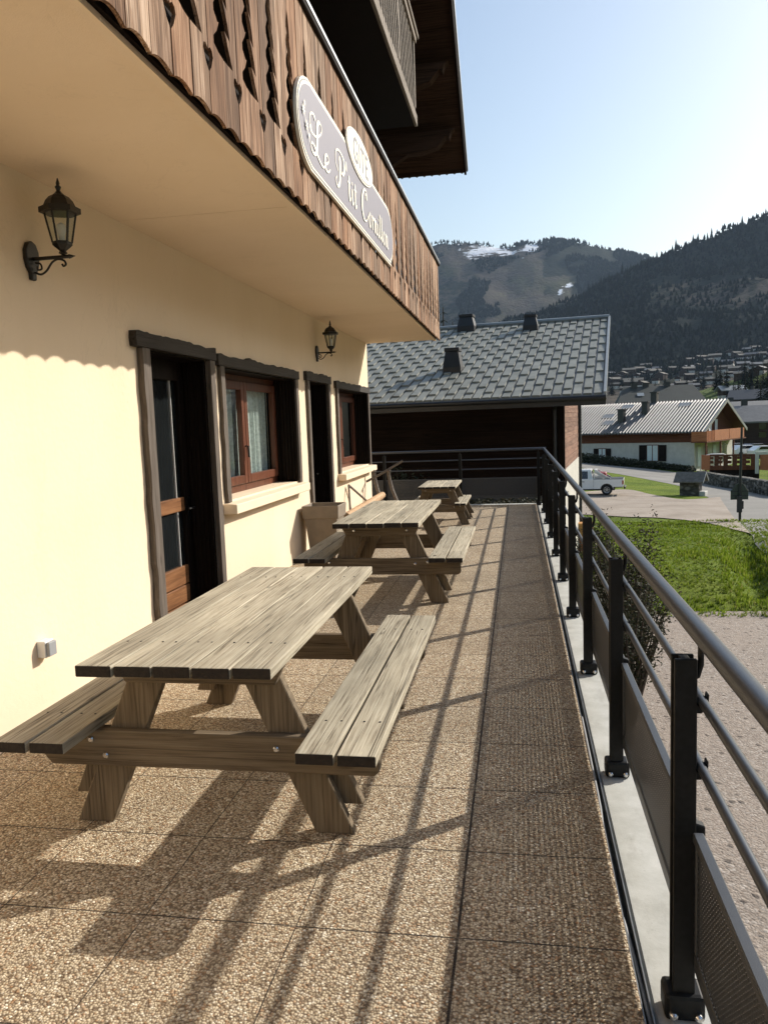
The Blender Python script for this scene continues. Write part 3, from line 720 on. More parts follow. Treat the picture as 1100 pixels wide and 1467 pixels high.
for i, yp in enumerate((12.12, 11.22, 10.2, 9.2, 8.2, 7.2)):
    zt = rz_(yp+.16)-.10
    prof = [(XW, zt), (XW, zt-.30), (-1.35, zt-.30), (-1.10, zt-.24), (-.98, zt-.10), (-.93, zt-.13), (-.90, zt-.03), (-.85, zt)]
    cb(MB().prism(prof, 'Y', yp, yp+.17), 'purlin', 'darkwoodX', roof, bevel=.006)
    if i < 2:
        cb(MB().prism([(XW, zt-.30), (XW, zt-.62), (XW+.12, zt-.62), (-1.55, zt-.30)], 'Y', yp+.02, yp+.15), 'corbel', 'darkwoodX', roof)

# ------------------------------------------------------------------ sign
SX = XB+.066; SK = 1.06
sign = empty('sign', 'long lilac grey plaque with cream script lettering on the carved balcony', 'sign', KS(SX, 5.45*SK, 2.9)); sign.scale = (K, K, K)
def sg(mb, name, m, parent=sign, **k):
    mb.v = [(x-SX, (y-5.45)*SK, 1.585+(z-1.585)*SK-2.9) for x, y, z in mb.v]
    return mb.build(name, m, parent, **k)
def plaque(g=0.0):
    L0, R0, zb, zt = 4.20+g, 6.70-g, 2.915+g, 3.372-g; zm = (zb+zt)/2; hh = (zt-zb)/2
    pts = []
    pts += [(R0-.02, zb), (R0+.16, zb)] if not g else [(R0-.02, zb), (R0+.13, zb+.005)]
    for i in range(13):
        a = -PI/2*.80 + PI*.80*i/12; pts.append((R0+.02+.24*math.cos(a)*(1-.25*g/.05*0), zm+(hh-.018)*math.sin(a)/math.sin(PI/2*.8)))
    pts += [(R0+.02, zt)]
    pts += [(L0-.02, zt)]
    for i in range(13):
        a = PI/2*1.20 + PI*.80*i/12; pts.append((L0-.02+.24*math.cos(a), zm+(hh-.018)*math.sin(a)/math.sin(PI/2*.8)))
    pts += [(L0-.02, zb)]
    return pts
X0 = XB+.068
sg(MB().prism(plaque(0), 'X', X0, X0+.018), 'board', 'signcream')
sg(MB().prism(plaque(.010), 'X', X0+.0185, X0+.0195), 'outline', 'signink')
sg(MB().prism(plaque(.015), 'X', X0+.020, X0+.021), 'border', 'signcream')
sg(MB().prism(plaque(.029), 'X', X0+.0215, X0+.0225), 'field', 'signgrey')
def oval(g, x0, x1, name, m):
    pts = [(5.53+(.455-g)*math.cos(2*PI*i/48), 3.390+(.142-g)*math.sin(2*PI*i/48)) for i in range(48)]
    return sg(MB().prism(pts, 'X', x0, x1), name, m)
oval(0, X0+.023, X0+.030, 'oval', 'signcream'); oval(.012, X0+.0305, X0+.031, 'oval_line', 'signink'); oval(.016, X0+.0315, X0+.032, 'oval_field', 'signcream')
class Pen:
    def __init__(s, x): s.mb = MB(); s.x = x; s.lift = 0
    def stroke(s, pts, box, w0, w1, closed=False, k=7):
        y0, y1, z0, z1 = box
        P = spline([(y0+(y1-y0)*p[0], z0+(z1-z0)*p[1]) for p in pts], k, closed)
        if closed: P.append(P[0])
        n = len(P); vs = []
        for i, p in enumerate(P):
            d = (P[min(i+1, n-1)]-P[max(i-1, 0)]); d = d.normalized() if d.length > 1e-9 else Vector((1, 0, 0))
            wd = w0 + (w1-w0)*max(0, -d.y)**1.3 if d.y < 0 else w0
            if not closed: wd *= min(1, .45+i/3, .45+(n-1-i)/3)
            nr = Vector((-d.y, d.x, 0))*wd/2
            x = s.x+.0015+s.lift+.0022*i/n
            for q in (p+nr, p-nr): vs += [(x, q.x, q.y)]
        s.lift += .00021
        s.mb.add(vs, [(2*i, 2*i+1, 2*i+3, 2*i+2) for i in range(n-1)])
pen = Pen(X0+.0226)
LP = {
 'L': [[(.02,.62),(.03,.86),(.22,.98),(.36,.90)], [(.02,.64),(.10,.50),(.38,.52),(.70,.74),(.78,.92),(.66,1.0),(.50,.86),(.44,.5),(.36,.16),(.18,.02),(.02,.08),(.04,.22),(.22,.22),(.50,.05),(.78,-.02),(1.0,.14)]],
 'e': [[(.0,.30),(.45,.44),(.80,.76),(.62,1.0),(.30,.84),(.16,.40),(.34,.04),(.66,.06),(1.0,.36)]],
 'P': [[(.52,.90),(.50,.55),(.40,.16),(.16,-.02),(.0,.10),(.10,.22)], [(.30,.42),(.06,.62),(.14,.92),(.50,1.03),(.90,.94),(.96,.68),(.74,.48),(.50,.52)]],
 "'": [[(.6,1),(.55,.5),(.3,0)]],
 't': [[(.50,1.0),(.46,.6),(.42,.2),(.56,.02),(.90,.20)], [(.10,.70),(.45,.73),(.85,.74)]],
 'i': [[(.45,1.0),(.40,.5),(.40,.14),(.56,.02),(.95,.26)]],
 'C': [[(.62,.70),(.56,.82),(.70,.90),(.84,.78),(.74,1.0),(.42,.96),(.14,.68),(.06,.32),(.28,.02),(.62,.04),(.95,.30)]],
 'o': [[(.5,1.0),(.18,.72),(.14,.3),(.42,.0),(.78,.26),(.82,.72)]],
 'r': [[(.10,.90),(.28,1.0),(.30,.5),(.28,0)], [(.30,.55),(.52,.94),(.82,.96),(.86,.80)]],
 'n': [[(.05,.92),(.20,1.0),(.20,.5),(.18,0)], [(.20,.55),(.46,.98),(.66,.86),(.62,.4),(.66,.06),(.98,.16)]],
 'l': [[(.55,1.0),(.48,.6),(.42,.2),(.52,.02),(.95,.16)]],
}
zb_ = 3.008; xh = .098; cap = .215
def letter(ch, y0, y1, h, w=.020, z=zb_):
    for st in LP[ch]: pen.stroke(st, (y0, y1, z, z+h), .0135, w*1.5, ch == 'o')
letter('L', 4.17, 4.50, cap, .030); letter('e', 4.45, 4.60, xh*.95, .022)
letter('P', 4.74, 5.00, cap, .032); letter("'", 5.035, 5.065, .06, .020, 3.165)
letter('t', 5.08, 5.18, .155, .024); letter('i', 5.185, 5.265, xh, .024); letter('t', 5.265, 5.37, .155, .024)
pen.stroke([(.5,1),(.5,.5),(.5,0)], (5.20, 5.24, 3.128, 3.150), .018, .022)
letter('C', 5.53, 5.78, cap, .034)
for ch, a, b, h in (('o', 5.79, 5.89, xh), ('r', 5.90, 6.0, xh), ('n', 6.0, 6.13, xh), ('i', 6.14, 6.21, xh), ('l', 6.22, 6.29, .19), ('l', 6.30, 6.37, .19), ('o', 6.385, 6.49, xh), ('n', 6.50, 6.64, xh)): letter(ch, a, b, h, .024)
pen.stroke([(.5,1),(.5,.5),(.5,0)], (6.16, 6.20, 3.128, 3.150), .018, .022)
sg(pen.mb, 'lettering', 'signcream'); pen.mb = MB()
for (fy, fz, fr) in ((4.035, 3.165, .036), (4.085, 3.105, .034), (4.06, 3.205, .020), (4.125, 3.070, .020)):    # edelweiss sprig
    star = []
    for q in range(18):
        a = 2*PI*q/18; rad = fr if q % 2 == 0 else fr*.42
        star.append((fy+rad*math.cos(a), fz+rad*math.sin(a)))
    pen.lift += .0004; pen.mb.add([(pen.x+.0015+pen.lift, fy, fz)]+[(pen.x+.0015+pen.lift, p, q) for p, q in star], [(0, 1+i, 1+(i+1) % 18) for i in range(18)])
pen.stroke([(0, 1), (.35, .55), (.8, .2), (1, 0)], (4.05, 4.13, 3.03, 3.15), .005, .006)
sg(pen.mb, 'flower_emblem', 'signcream')
tx = bpy.data.curves.new('gite', 'FONT'); tx.body = 'GITE'; tx.size = .235; tx.align_x = 'CENTER'; tx.extrude = .0006; tx.space_character = 1.12
to = bpy.data.objects.new('gite_tmp', tx); col.objects.link(to)
me = bpy.data.meshes.new_from_object(to.evaluated_get(bpy.context.evaluated_depsgraph_get()))
vsx = [v.co.copy() for v in me.vertices]; fsx = [tuple(p.vertices) for p in me.polygons]
bpy.data.objects.remove(to)
lt = MB(); lt.add([(X0+.0328+v.z, 5.53+v.x*.98, 3.312+v.y*.98) for v in vsx], fsx)
sg(lt, 'oval_lettering', 'signink')

# ------------------------------------------------------------------ wall lanterns
def lantern(label, y):
    t = empty('wall_lantern', label, 'wall lamp', KS(XW, y, 2.40), 0, 'black wall lanterns on the chalet'); t.scale = (K, K, K)
    pr = [(0, -.085), (.018, -.085), (.020, -.055), (.040, -.03), (.052, .01), (.050, .05), (.030, .085), (0, .095)]
    poly = [(a, b) for a, b in pr] + [(-a, b) for a, b in reversed(pr[1:-1])]
    MB().prism(poly, 'X', 0, .022).build('back_plate', 'black', t, False, .006, 2)
    ar = MB(); ax = .175
    ar.tube([(.02, 0, .012), (ax+.035, 0, .012)], .0085, 10); ar.tube([(ax+.03, 0, .012), (ax+.06, 0, .012)], [.011, .001], 10)
    ar.tube([tuple(p) for p in spline([(.03, 0, -.005), (.055, 0, -.012), (.06, 0, -.035), (.04, 0, -.038), (.04, 0, -.022)], 5)], .0045, 8)
    ar.tube([tuple(p) for p in spline([(.025, 0, -.05), (.055, 0, -.06), (.085, 0, -.045), (.115, 0, -.01), (.145, 0, .003), (.175, 0, -.004), (.185, 0, -.022), (.172, 0, -.030), (.166, 0, -.02)], 5)], .005, 8)
    ar.build('arm', 'black', t, True)
    Z = Matrix.Translation((ax, 0, .02))
    lb = MB(); lb.lathe([(.005, 0), (.020, .008), (.014, .018), (.034, .035), (.044, .045), (.044, .058), (.040, .060)], 6, Z, R(30))
    for q in range(6):
        a = R(60*q+30); lb.tube([(ax+.042*math.cos(a), .042*math.sin(a), .075), (ax+.068*math.cos(a), .068*math.sin(a), .205)], .0045, 6)
    lb.build('cage', 'black', t)
    top = MB(); top.lathe([(.070, .185), (.092, .188), (.092, .212), (.072, .216), (.068, .226), (.060, .244), (.044, .262), (.024, .272), (.014, .282), (.008, .290), (.012, .300), (.014, .306), (.007, .314), (.009, .322), (.006, .332), (.002, .345)], 6, Z, R(30))
    top.build('cap', 'black', t)
    gl = MB()
    for q in range(6):
        a, b = R(60*q+30), R(60*q+90)
        gl.quad(*[(ax+r_*math.cos(c), r_*math.sin(c), z) for r_, c, z in ((.041, a, .078), (.041, b, .078), (.066, b, .203), (.066, a, .203))])
    gl.build('glass', 'glass', t)
    MB().lathe([(.004, .06), (.013, .065), (.013, .085), (.018, .10), (.022, .118), (.018, .135), (.004, .146)], 12, Z).build('bulb', 'whiteplastic', t, True)
    return t
lantern('black six sided wall lantern left of the half glazed door', 3.49)
lantern('black six sided wall lantern above the narrow dark doorway near the corner', 8.86)

# ------------------------------------------------------------------ socket, planter, sledge
so_ = empty('outdoor_socket', 'small white outdoor socket box low on the cream wall', 'socket', KS(XW, 3.33, .585)); so_.scale = (K, K, K)
MB().box(0, .045, -.04, .032, -.04, .04).build('housing', 'whiteplastic', so_, False, .005, 2)
MB().box(.0455, .062, -.034, .026, -.034, .034).build('lid', 'greyplastic', so_, False, .004, 2)

pt = empty('planter', 'tall square taupe planter standing in front of the narrow doorway', 'planter', (-2.33, 9.24, 0))
def sqr(h, z): return [(-h, -h, z), (h, -h, z), (h, h, z), (-h, h, z)]
bd = MB(); lev = [(.150, 0), (.196, .485), (.198, .492), (.214, .494), (.222, .63), (.222, .645), (.206, .645), (.200, .58)]
vs = []
for h, z in lev: vs += sqr(h, z)
bd.add(vs, [(3, 2, 1, 0)] + [(4*i+k_, 4*i+(k_+1) % 4, 4*i+4+(k_+1) % 4, 4*i+4+k_) for i in range(len(lev)-1) for k_ in range(4)])
bd.build('pot', 'pot', pt, False, .004)
MB().quad(*sqr(.199, .585)).build('soil', 'soil', pt)

sd_ = empty('old_sledge', 'old wooden hay sledge with curved runners and a pale log leaning by the corner', 'sledge', (-2.0*K, 10.4*K, 0))
def sk(x, y, z): return (x*K, y*K, max(.0, 1.585+(z-1.585)*K))
MB().tube([sk(-.03, -1.32, .50), sk(.0, 0, .52), sk(.02, .95, .55)], [.062, .068, .056], 12).build('log', 'log', sd_, True)
for dx in (-.10, .12):
    MB().tube([tuple(p) for p in spline([sk(dx+.16, .80, .22), sk(dx+.12, .95, .42), sk(dx+.02, 1.12, .62), sk(dx-.03, 1.16, .82), sk(dx-.02, 1.14, .90)], 6)], [.030]*25, 8).build('runner', 'greywood', sd_, True)
MB().tube([sk(-.24, 1.10, .74), sk(.0, 1.14, .86), sk(.30, 1.20, 1.03)], .02, 8).build('crossbar', 'greywood', sd_, True)
vv = MB(); vv.tube([sk(-.14, -.55, .24), sk(-.21, -.28, .80)], .016, 8); vv.tube([sk(-.21, -.28, .80), sk(-.05, .28, .50)], .018, 8)
vv.build('prop', 'greywood', sd_, True)
for yy in (-1.15, .7): MB().box(-.10, .08, yy-.045, yy+.045, 0, .295).build('trestle', 'greywood', sd_, False, .006)
MB().tube([sk(-.235, -.85, .50), sk(-.20, -.85, .54), sk(-.19, -.83, .47)], .02, 6).build('hook', 'black', sd_)

# ================================================================== TERRAIN
COLS = [-200, 300, 500, 605, 640, 700, 730, 770, 800, 835, 864, 911, 939, 1000, 1050, 1100, 1200, 1400, 1900]
C15 =  [520, 510, 500, 500, 492, 470, 460, 447, 435, 422, 405, 382, 370, 348, 330, 312, 285, 250, 230]
C27 =  [400, 380, 360, 350, 345, 346, 351, 347, 347, 350, 353, 366, 375, 385, 392, 400, 410, 420, 420]
def hor(px): return 601-(px-742)*.0362
def slope_t(px): 
    d = ray(px, hor(px)); return d.x/d.y
TT = [slope_t(p) for p in COLS]
def lerp_tab(xs, ys, x):
    if x <= xs[0]: return ys[0]
    for a, b, c, d in zip(xs[:-1], xs[1:], ys[:-1], ys[1:]):
        if x <= b: return c+(d-c)*(x-a)/(b-a)
    return ys[-1]
def zof(px, py, D): return at(px, py, D).z
Z15 = [zof(p, y, 1500) for p, y in zip(COLS, C15)]; Z27 = [zof(p, y, 2700) for p, y in zip(COLS, C27)]
Z10 = [zof(p, 528-(p-870)*.13 if p > 500 else 545, 1000) for p in COLS]
Z07 = [zof(p, 556-(p-870)*.12 if p > 500 else 570, 700) for p in COLS]
Z045 = [zof(p, 588-(p-870)*.07 if p > 500 else 592, 450) for p in COLS]
NEAR = [(-400, -2.6), (14, -2.6), (17.2, -2.62), (19.2, -2.2), (22, -2.3), (30, -2.85), (40, -3.5), (56, -4.05), (80, -4.4), (100, -4.2), (140, -3.4)]
def smooth_tab(tab, x):
    xs = [a for a, _ in tab]; ys = [b for _, b in tab]
    return (lerp_tab(xs, ys, x-.8)+lerp_tab(xs, ys, x)+lerp_tab(xs, ys, x+.8))/3
def DX(Y):
    a, b = at(1086, 845, 19.5), at(1068, 765, 28)
    return a.x+(b.x-a.x)*(Y-19.5)/8.5
def ground(X, Y):
    if Y < 140:
        z = smooth_tab(NEAR, Y)
        if 50 < Y: 
            f = min(1, (Y-50)/25)*min(1, max(0, (140-Y)/30)); z += f*.09*max(-6, min(14, 14-X))
        if X > 3 and 17.5 < Y < 30:       # ditch along the right edge of the lawn
            z -= .75*math.exp(-((X-DX(Y))/.55)**2)*min(1, max(0, (Y-17.5)/2))*min(1, max(0, (30-Y)/3))
        return z
    t = X/Y
    a = lerp_tab(TT, Z045, t); b = lerp_tab(TT, Z07, t); c = lerp_tab(TT, Z10, t); d = lerp_tab(TT, Z15, t); e = lerp_tab(TT, Z27, t)
    tab_x = [140, 250, 450, 700, 1000, 1250, 1500, 1750, 2050, 2400, 2700, 3300, 4500]
    tab_z = [-3.4, -1.5, a, b, c, c+(d-c)*.48, d, d-70, d-60+.25*(e-d), d+.55*(e-d), e, e-120, e-500]
    z = lerp_tab(tab_x, tab_z, Y)
    k = max(0, min(1, (Y-300)/900))
    z += k*14*noise.fractal((X*.004, Y*.004, 3.1), 1.0, 2.0, 5) + k*k*8*noise.fractal((X*.02, Y*.02, 9.1), .9, 2.0, 4)
    z += 17*math.exp(-((X-118)/48)**2-((Y-345)/70)**2)
    return z

hz_ = MB().box(-9000, 9000, -1500, 4800, -900, 900).build('haze', 'cream'); tag(hz_, 'thin blue valley haze', 'haze', None, 'stuff')
ht_ = NT('haze_air'); vol = ht_.n('VolumePrincipled', Color=(.55, .74, 1.0), Density=HAZE, Anisotropy=.25); ht_.t.links.new(vol.outputs[0], ht_.out.inputs['Volume'])
hz_.data.materials.clear(); hz_.data.materials.append(ht_.m)
gs = MB()
xs = [-400, -150, -60, -30, -15] + [-8+i*.8 for i in range(14)] + [3.2+i*.3 for i in range(42)] + [16+i*.8 for i in range(17)] + [30+i*2.5 for i in range(16)] + [80, 110, 160, 260, 420]
yy = [-300, -100, -40, -10, 0, 6, 10] + [13+.6*i for i in range(48)] + [42+1.5*i for i in range(34)] + [95+5*i for i in range(10)]
gv = []
for Y in yy:
    for X in xs: gv.append((X, Y, ground(X, Y) + (.05*noise.noise((X*.8, Y*.8, 0)) if 17 < Y < 38 else 0)))
nx = len(xs)
gs.add(gv, [(j*nx+i, j*nx+i+1, (j+1)*nx+i+1, (j+1)*nx+i) for j in range(len(yy)-1) for i in range(nx-1)])
structure(gs.build('ground', 'grass', None, True))

hs = MB(); hv = []; tcols = [slope_t(-200)+(slope_t(1900)-slope_t(-200))*i/330 for i in range(331)]
drow = [139.5] + [150*(4200/150)**(i/170) for i in range(171)]
for D in drow:
    for t in tcols: hv.append((t*D, D, ground(t*D, max(D, 140.01)) - (.0 if D > 140 else .3)))
nc = len(tcols)
hs.add(hv, [(j*nc+i, j*nc+i+1, (j+1)*nc+i+1, (j+1)*nc+i) for j in range(len(drow)-1) for i in range(nc-1)])
hills = structure(hs.build('hills', hill_material(), None, True))
for p in hills.data.polygons: p.use_smooth = True
rv = MB(); vs = []; n1, n2 = 60, 22
for i in range(n1+1):
    y = -1600+3000*i/n1
    for j in range(n2+1):
        f = j/n2; x = 700+1700*f+ (y*.25 if y > 0 else 0)
        vs.append((x, y, -6+ 760*f**1.15 + 30*f*noise.fractal((x*.003, y*.003, 7.7), 1, 2, 5)))
rv.add(vs, [(i*(n2+1)+j, i*(n2+1)+j+1, (i+1)*(n2+1)+j+1, (i+1)*(n2+1)+j) for i in range(n1) for j in range(n2)])
structure(rv.build('unseen_block_slope', plain('dark_unseen_slope', (.03, .034, .022), .95, .4, .02), None, True))  # unseen slope to the right, added to cut sky light on the wall
# land-cover zones of the hills: forest, snow, meadow
za = hills.data.color_attributes.new('zone', 'FLOAT_COLOR', 'POINT')
def pxy(X, Y, z):
    v = Vector((X, Y, z-CAMZ)); f_ = v.dot(fw); return CX+F*v.dot(rt)/f_, CY-F*v.dot(up)/f_
SNOW = [(612, 700, 354, 364, .62), (650, 752, 356, 369, .40), (740, 768, 346, 357, .9), (800, 816, 416, 430, .42), (812, 828, 408, 420, .40), (848, 860, 425, 430, .45), (800, 830, 376, 384, .3), (745, 752, 376, 380, .4)]
MEADOW27 = [(700, 830, 392, 440)]
def zone(X, Y, z):
    px, py = pxy(X, Y, z); fo = 0.0; sn = 0.0; me_ = 0.0
    wv_ = .011 if Y > 1800 else .018
    px += 26*noise.fractal((X*wv_*.4, Y*wv_*.4, 1.3), .9, 2, 4); py += 9*noise.fractal((X*wv_*.4, Y*wv_*.4, 8.3), .9, 2, 4)
    if Y > 1800:
        fo = .30
        if px > 770 and py < 395: fo = .75
        if px > 830: fo = .8
        if py < 352 and px > 690: fo = .75
        if 700 < px < 830 and 398 < py < 440: fo = -.1; me_ = .38
        if px < 700 and 398 < py: fo = .55
        for a, b, c, d, s in SNOW:
            u = (px-(a+b)/2)/((b-a)/2); v = (py-(c+d)/2)/((d-c)/2+1.0); q = u*u+v*v
            if q < 1.6: sn = max(sn, (.42+s*.5)*(1.25-q*.6))
    elif Y > 780: fo = .95 - (.42 if (py > 400 and py < 445 and px > 930) else 0)
    elif Y > 620 : fo = .55
    else:
        fo = .22
        if (X-118)**2/60**2+(Y-345)**2/85**2 < 1: fo = -.2; me_ = 1
        elif Y < 380: me_ = .5
    return fo, sn, me_
HV = hills.data.vertices
for i, v in enumerate(HV):
    fo, sn, me_ = zone(*v.co); za.data[i].color = (fo, sn, me_, 1)

# draped sheets: gravel yard, dirt track, roads
def ribbon(name, m, left, right, lift, n=40, k=10):
    L = spline([(a[0], a[1]) for a in left], 14); Rr = spline([(a[0], a[1]) for a in right], 14)
    def res(P, n):
        return [P[min(len(P)-1, int(round(i*(len(P)-1)/n)))] for i in range(n+1)]
    L = res(L, n); Rr = res(Rr, n); mb = MB(); vs = []
    for a, b in zip(L, Rr):
        for j in range(k+1):
            p = a.lerp(b, j/k); p = p + Vector((.12*noise.noise((p.x*.7, p.y*.7, 1.7)), .12*noise.noise((p.x*.7, p.y*.7, 7.7)), 0)) if j in (0, k) else p
            vs.append((p.x, p.y, ground(p.x, p.y)+lift))
    mb.add(vs, [(i*(k+1)+j, i*(k+1)+j+1, (i+1)*(k+1)+j+1, (i+1)*(k+1)+j) for i in range(n) for j in range(k)])
    return structure(mb.build(name, m, None, True))
ribbon('gravel_yard', 'gravel', [(.4, -40), (.4, 5), (.4, 12), (.4, 16.3), (.5, 16.9)], [(60, -40), (60, 5), (60, 12), (60, 16.6), (60, 18.0)], .045, 60, 60)

def gp(px, py):
    """point where the sight line through a photograph pixel meets the ground"""
    d = ray(px, py); lo, hi = 5.0, 139.0
    for s_ in range(300):
        Y = 5+s_*.45; p = d*(Y/d.y)
        if p.z+CAMZ <= ground(p.x, Y): return Vector((p.x, Y))
    return Vector((d.x/d.y*139, 139))
g2 = lambda px, py: tuple(gp(px, py))
ribbon('dirt_track', 'dirt', [g2(740, 712), g2(826, 706), g2(895, 702), g2(930, 709), g2(980, 717), g2(1030, 713)], [g2(740, 738), g2(826, 738), g2(890, 742), g2(950, 744), g2(1010, 750), g2(1075, 770)], .04, 50, 14)
ribbon('road', 'asphalt', [g2(740, 650), g2(826, 660), g2(900, 668.5), g2(974, 678), g2(1020, 688), g2(1060, 697), g2(1110, 706), g2(1200, 724)],
       [g2(740, 659), g2(826, 669.5), g2(900, 682), g2(974, 697), g2(1010, 712), g2(1030, 726), g2(1075, 772), g2(1180, 860)], .02, 70, 14)

# grass tufts on the lawn between the yard and the track
tf = MB(); rg = random.Random(3)
for i in range(42000):
    Y = 16.6+ (rg.random()**1.5)*24; X = rg.uniform(.8, 26)
    px, py = pxy(X, Y, ground(X, Y))
    if px > 1130 or px < 790: continue
    edge = gp(950, 744).y
    if Y > 37.5: continue
    if Y < 17.6 and rg.random() < .35: continue
    dd = abs(X-DX(Y)); h = rg.uniform(.035, .10)*(1.7 if dd < .8 and 18 < Y < 29 else 1.0)*(1.5 if noise.noise((X*.5, Y*.5, 2)) > .1 else .8); z = ground(X, Y)+.0; a = rg.uniform(0, PI)
    for q in range(3):
        a2 = a+q*1.1; dx, dy = math.cos(a2)*.013*(1+Y*.03), math.sin(a2)*.013*(1+Y*.03); lx, ly = rg.uniform(-.07, .07), rg.uniform(-.07, .07)
        tf.add([(X-dx, Y-dy, z), (X+dx, Y+dy, z), (X+lx, Y+ly, z+h)], [(0, 1, 2)])
tag(tf.build('grass', 'blade'), 'green lawn grass growing on the bank beside the gravel yard', 'grass', None, 'stuff')

# ================================================================== SHRUBS AND TREES
def leaf_cloud(mb, c, r, n, size, rg, flat=.8):
    for i in range(n):
        d = Vector((rg.gauss(0, 1), rg.gauss(0, 1), rg.gauss(0, 1))).normalized()*(rg.random()**.45)
        p = Vector((c[0]+d.x*r[0], c[1]+d.y*r[1], c[2]+d.z*r[2]))
        a = Vector((rg.gauss(0, 1), rg.gauss(0, 1), rg.gauss(0, .7))).normalized(); b = a.orthogonal().normalized()*.45; s = size*rg.uniform(.6, 1.5)
        mb.add([tuple(p-a*s), tuple(p+b*s), tuple(p+a*s), tuple(p-b*s)], [(0, 1, 2, 3)])
def shrub(name, label, loc, r, h, n, size, seed, leaf='leaf', stems=14, cat='shrub', group=None):
    rg = random.Random(seed); t = empty(name, label, cat, loc, 0, group)
    st = MB(); lf = MB()
    for i in range(stems):
        a = rg.uniform(0, 2*PI); q = r*rg.uniform(.2, 1.0); tip = Vector((q*math.cos(a), q*math.sin(a), h*rg.uniform(.65, 1.05)))
        mid = Vector((tip.x*.35, tip.y*.35, tip.z*.5))+Vector((rg.uniform(-.1, .1), rg.uniform(-.1, .1), 0))*r
        st.tube([(0, 0, 0), tuple(mid), tuple(tip)], [.012*h+.004, .008*h+.002, .002], 5)
        for k_ in range(5):
            c = mid.lerp(tip, k_/4)
            leaf_cloud(lf, c, (r*.26, r*.26, h*.13), int(n/stems/5), size, rg)
    st.build('stems', 'twig', t); lf.build('foliage', leaf, t)
    return t
for i, (px, py, Y, r_, h_, n_, lab) in enumerate([
    (893, 768, 12.0, .5, 2.5, 2600, 'tallest brown green shrub growing up against the railing'),
    (860, 757, 15.2, .55, 2.2, 2000, 'dark shrub behind the railing nearest the barn corner'),
    (915, 828, 13.0, .45, 1.7, 1500, 'thin shrub with bare twigs on the lawn side of the railing'),
    (905, 850, 10.6, .5, 1.5, 1500, 'low shrub at the foot of the terrace beside the gravel yard')]):
    c = at(px, py, Y); z = ground(c.x, Y)
    shrub('shrub', lab, (c.x, Y, z), r_, c.z-z+.10, int(n_*2.4), .022, 20+i, stems=26)
# low planting beyond the rear railing
lf = MB(); rg = random.Random(8)
for i in range(46):
    x = -3.6+i*.092; leaf_cloud(lf, (x, 15.42+rg.uniform(-.05, .1), -.02+rg.uniform(-.05, .06)), (.09, .18, .10), 60, .028, rg)
hg = empty('low_hedge', 'low leafy hedge strip along the outside of the rear railing', 'hedge', (-1.5, 15.4, -.3))
lf.v = [(x+1.5, y-15.4, z+.3) for x, y, z in lf.v]; lf.build('foliage', 'leaf', hg)
b_ = MB(); rg = random.Random(9)
for i in range(40): b_.tube([(-2+.1*i, 0, -.35), (-2+.1*i+rg.uniform(-.05, .05), rg.uniform(-.08, .1), .27)], [.008, .003], 4)
b_.build('stems', 'twig', hg)
structure(MB().box(-4.4, .5, 15.1, 15.9, -4.0, -.22).build('planting_bed', 'soil'))
for i, (px, Y, h_) in enumerate([(575, 16.6, 1.6), (600, 16.9, 1.35), (627, 16.5, 1.2)]):
    c = at(px, 700, Y)
    shrub('wild_shrub', ['twiggy weed clump beyond the rear railing nearest the chalet corner', 'middle twiggy weed clump beyond the rear railing', 'twiggy weed clump beyond the rear railing behind the small table'][i], (c.x, Y, -.95), .55, h_, 900, .035, 60+i, 'leafdark', 16)
structure(MB().box(-12, .5, 15.9, 21, -4.2, -.9).build('barn_forecourt', 'soil'))

def conifer(name, label, base, h, r, seed, group=None, n=1500):
    rg = random.Random(seed); t = empty(name, label, 'tree', base, 0, group)
    MB().tube([(0, 0, -.5), (0, 0, h*.5), (0, 0, h*.97)], [r*.09, r*.06, .02], 7).build('trunk', 'bark', t)
    cr = MB(); tiers = int(16+h*.8)
    for i in range(tiers):
        f = i/(tiers-1); z = h*(.10+.88*f); rr_ = r*(1-f)**.85+.05*r
        nb = max(5, int(13*(1-f)+5))
        for b in range(nb):
            a = 2*PI*(b+rg.random())/nb; L_ = rr_*rg.uniform(.7, 1.12); dz = -L_*rg.uniform(.25, .5)
            for q in range(3):
                f0, f1 = q/3, (q+1)/3; wv = L_*.20*(1-.55*f0); ca, sa = math.cos(a), math.sin(a)
                z0, z1 = z+dz*f0**1.3, z+dz*f1**1.3-rg.uniform(0, .06)*L_
                cr.add([(ca*L_*f0-sa*wv, sa*L_*f0+ca*wv, z0), (ca*L_*f0+sa*wv, sa*L_*f0-ca*wv, z0), (ca*L_*f1, sa*L_*f1, z1)], [(0, 1, 2)])
    cr.build('crown', 'needle', t)
    return t
for i, (px, py, Y) in enumerate([(634, 430, 46), (648, 452, 44)]):
    c = at(px, py, Y); z = -3.5
    conifer('conifer', ['taller dark conifer rising behind the barn roof next to the balcony', 'shorter dark conifer rising behind the barn roof'][i], (c.x, Y, z), c.z-z, 2.4, 70+i)

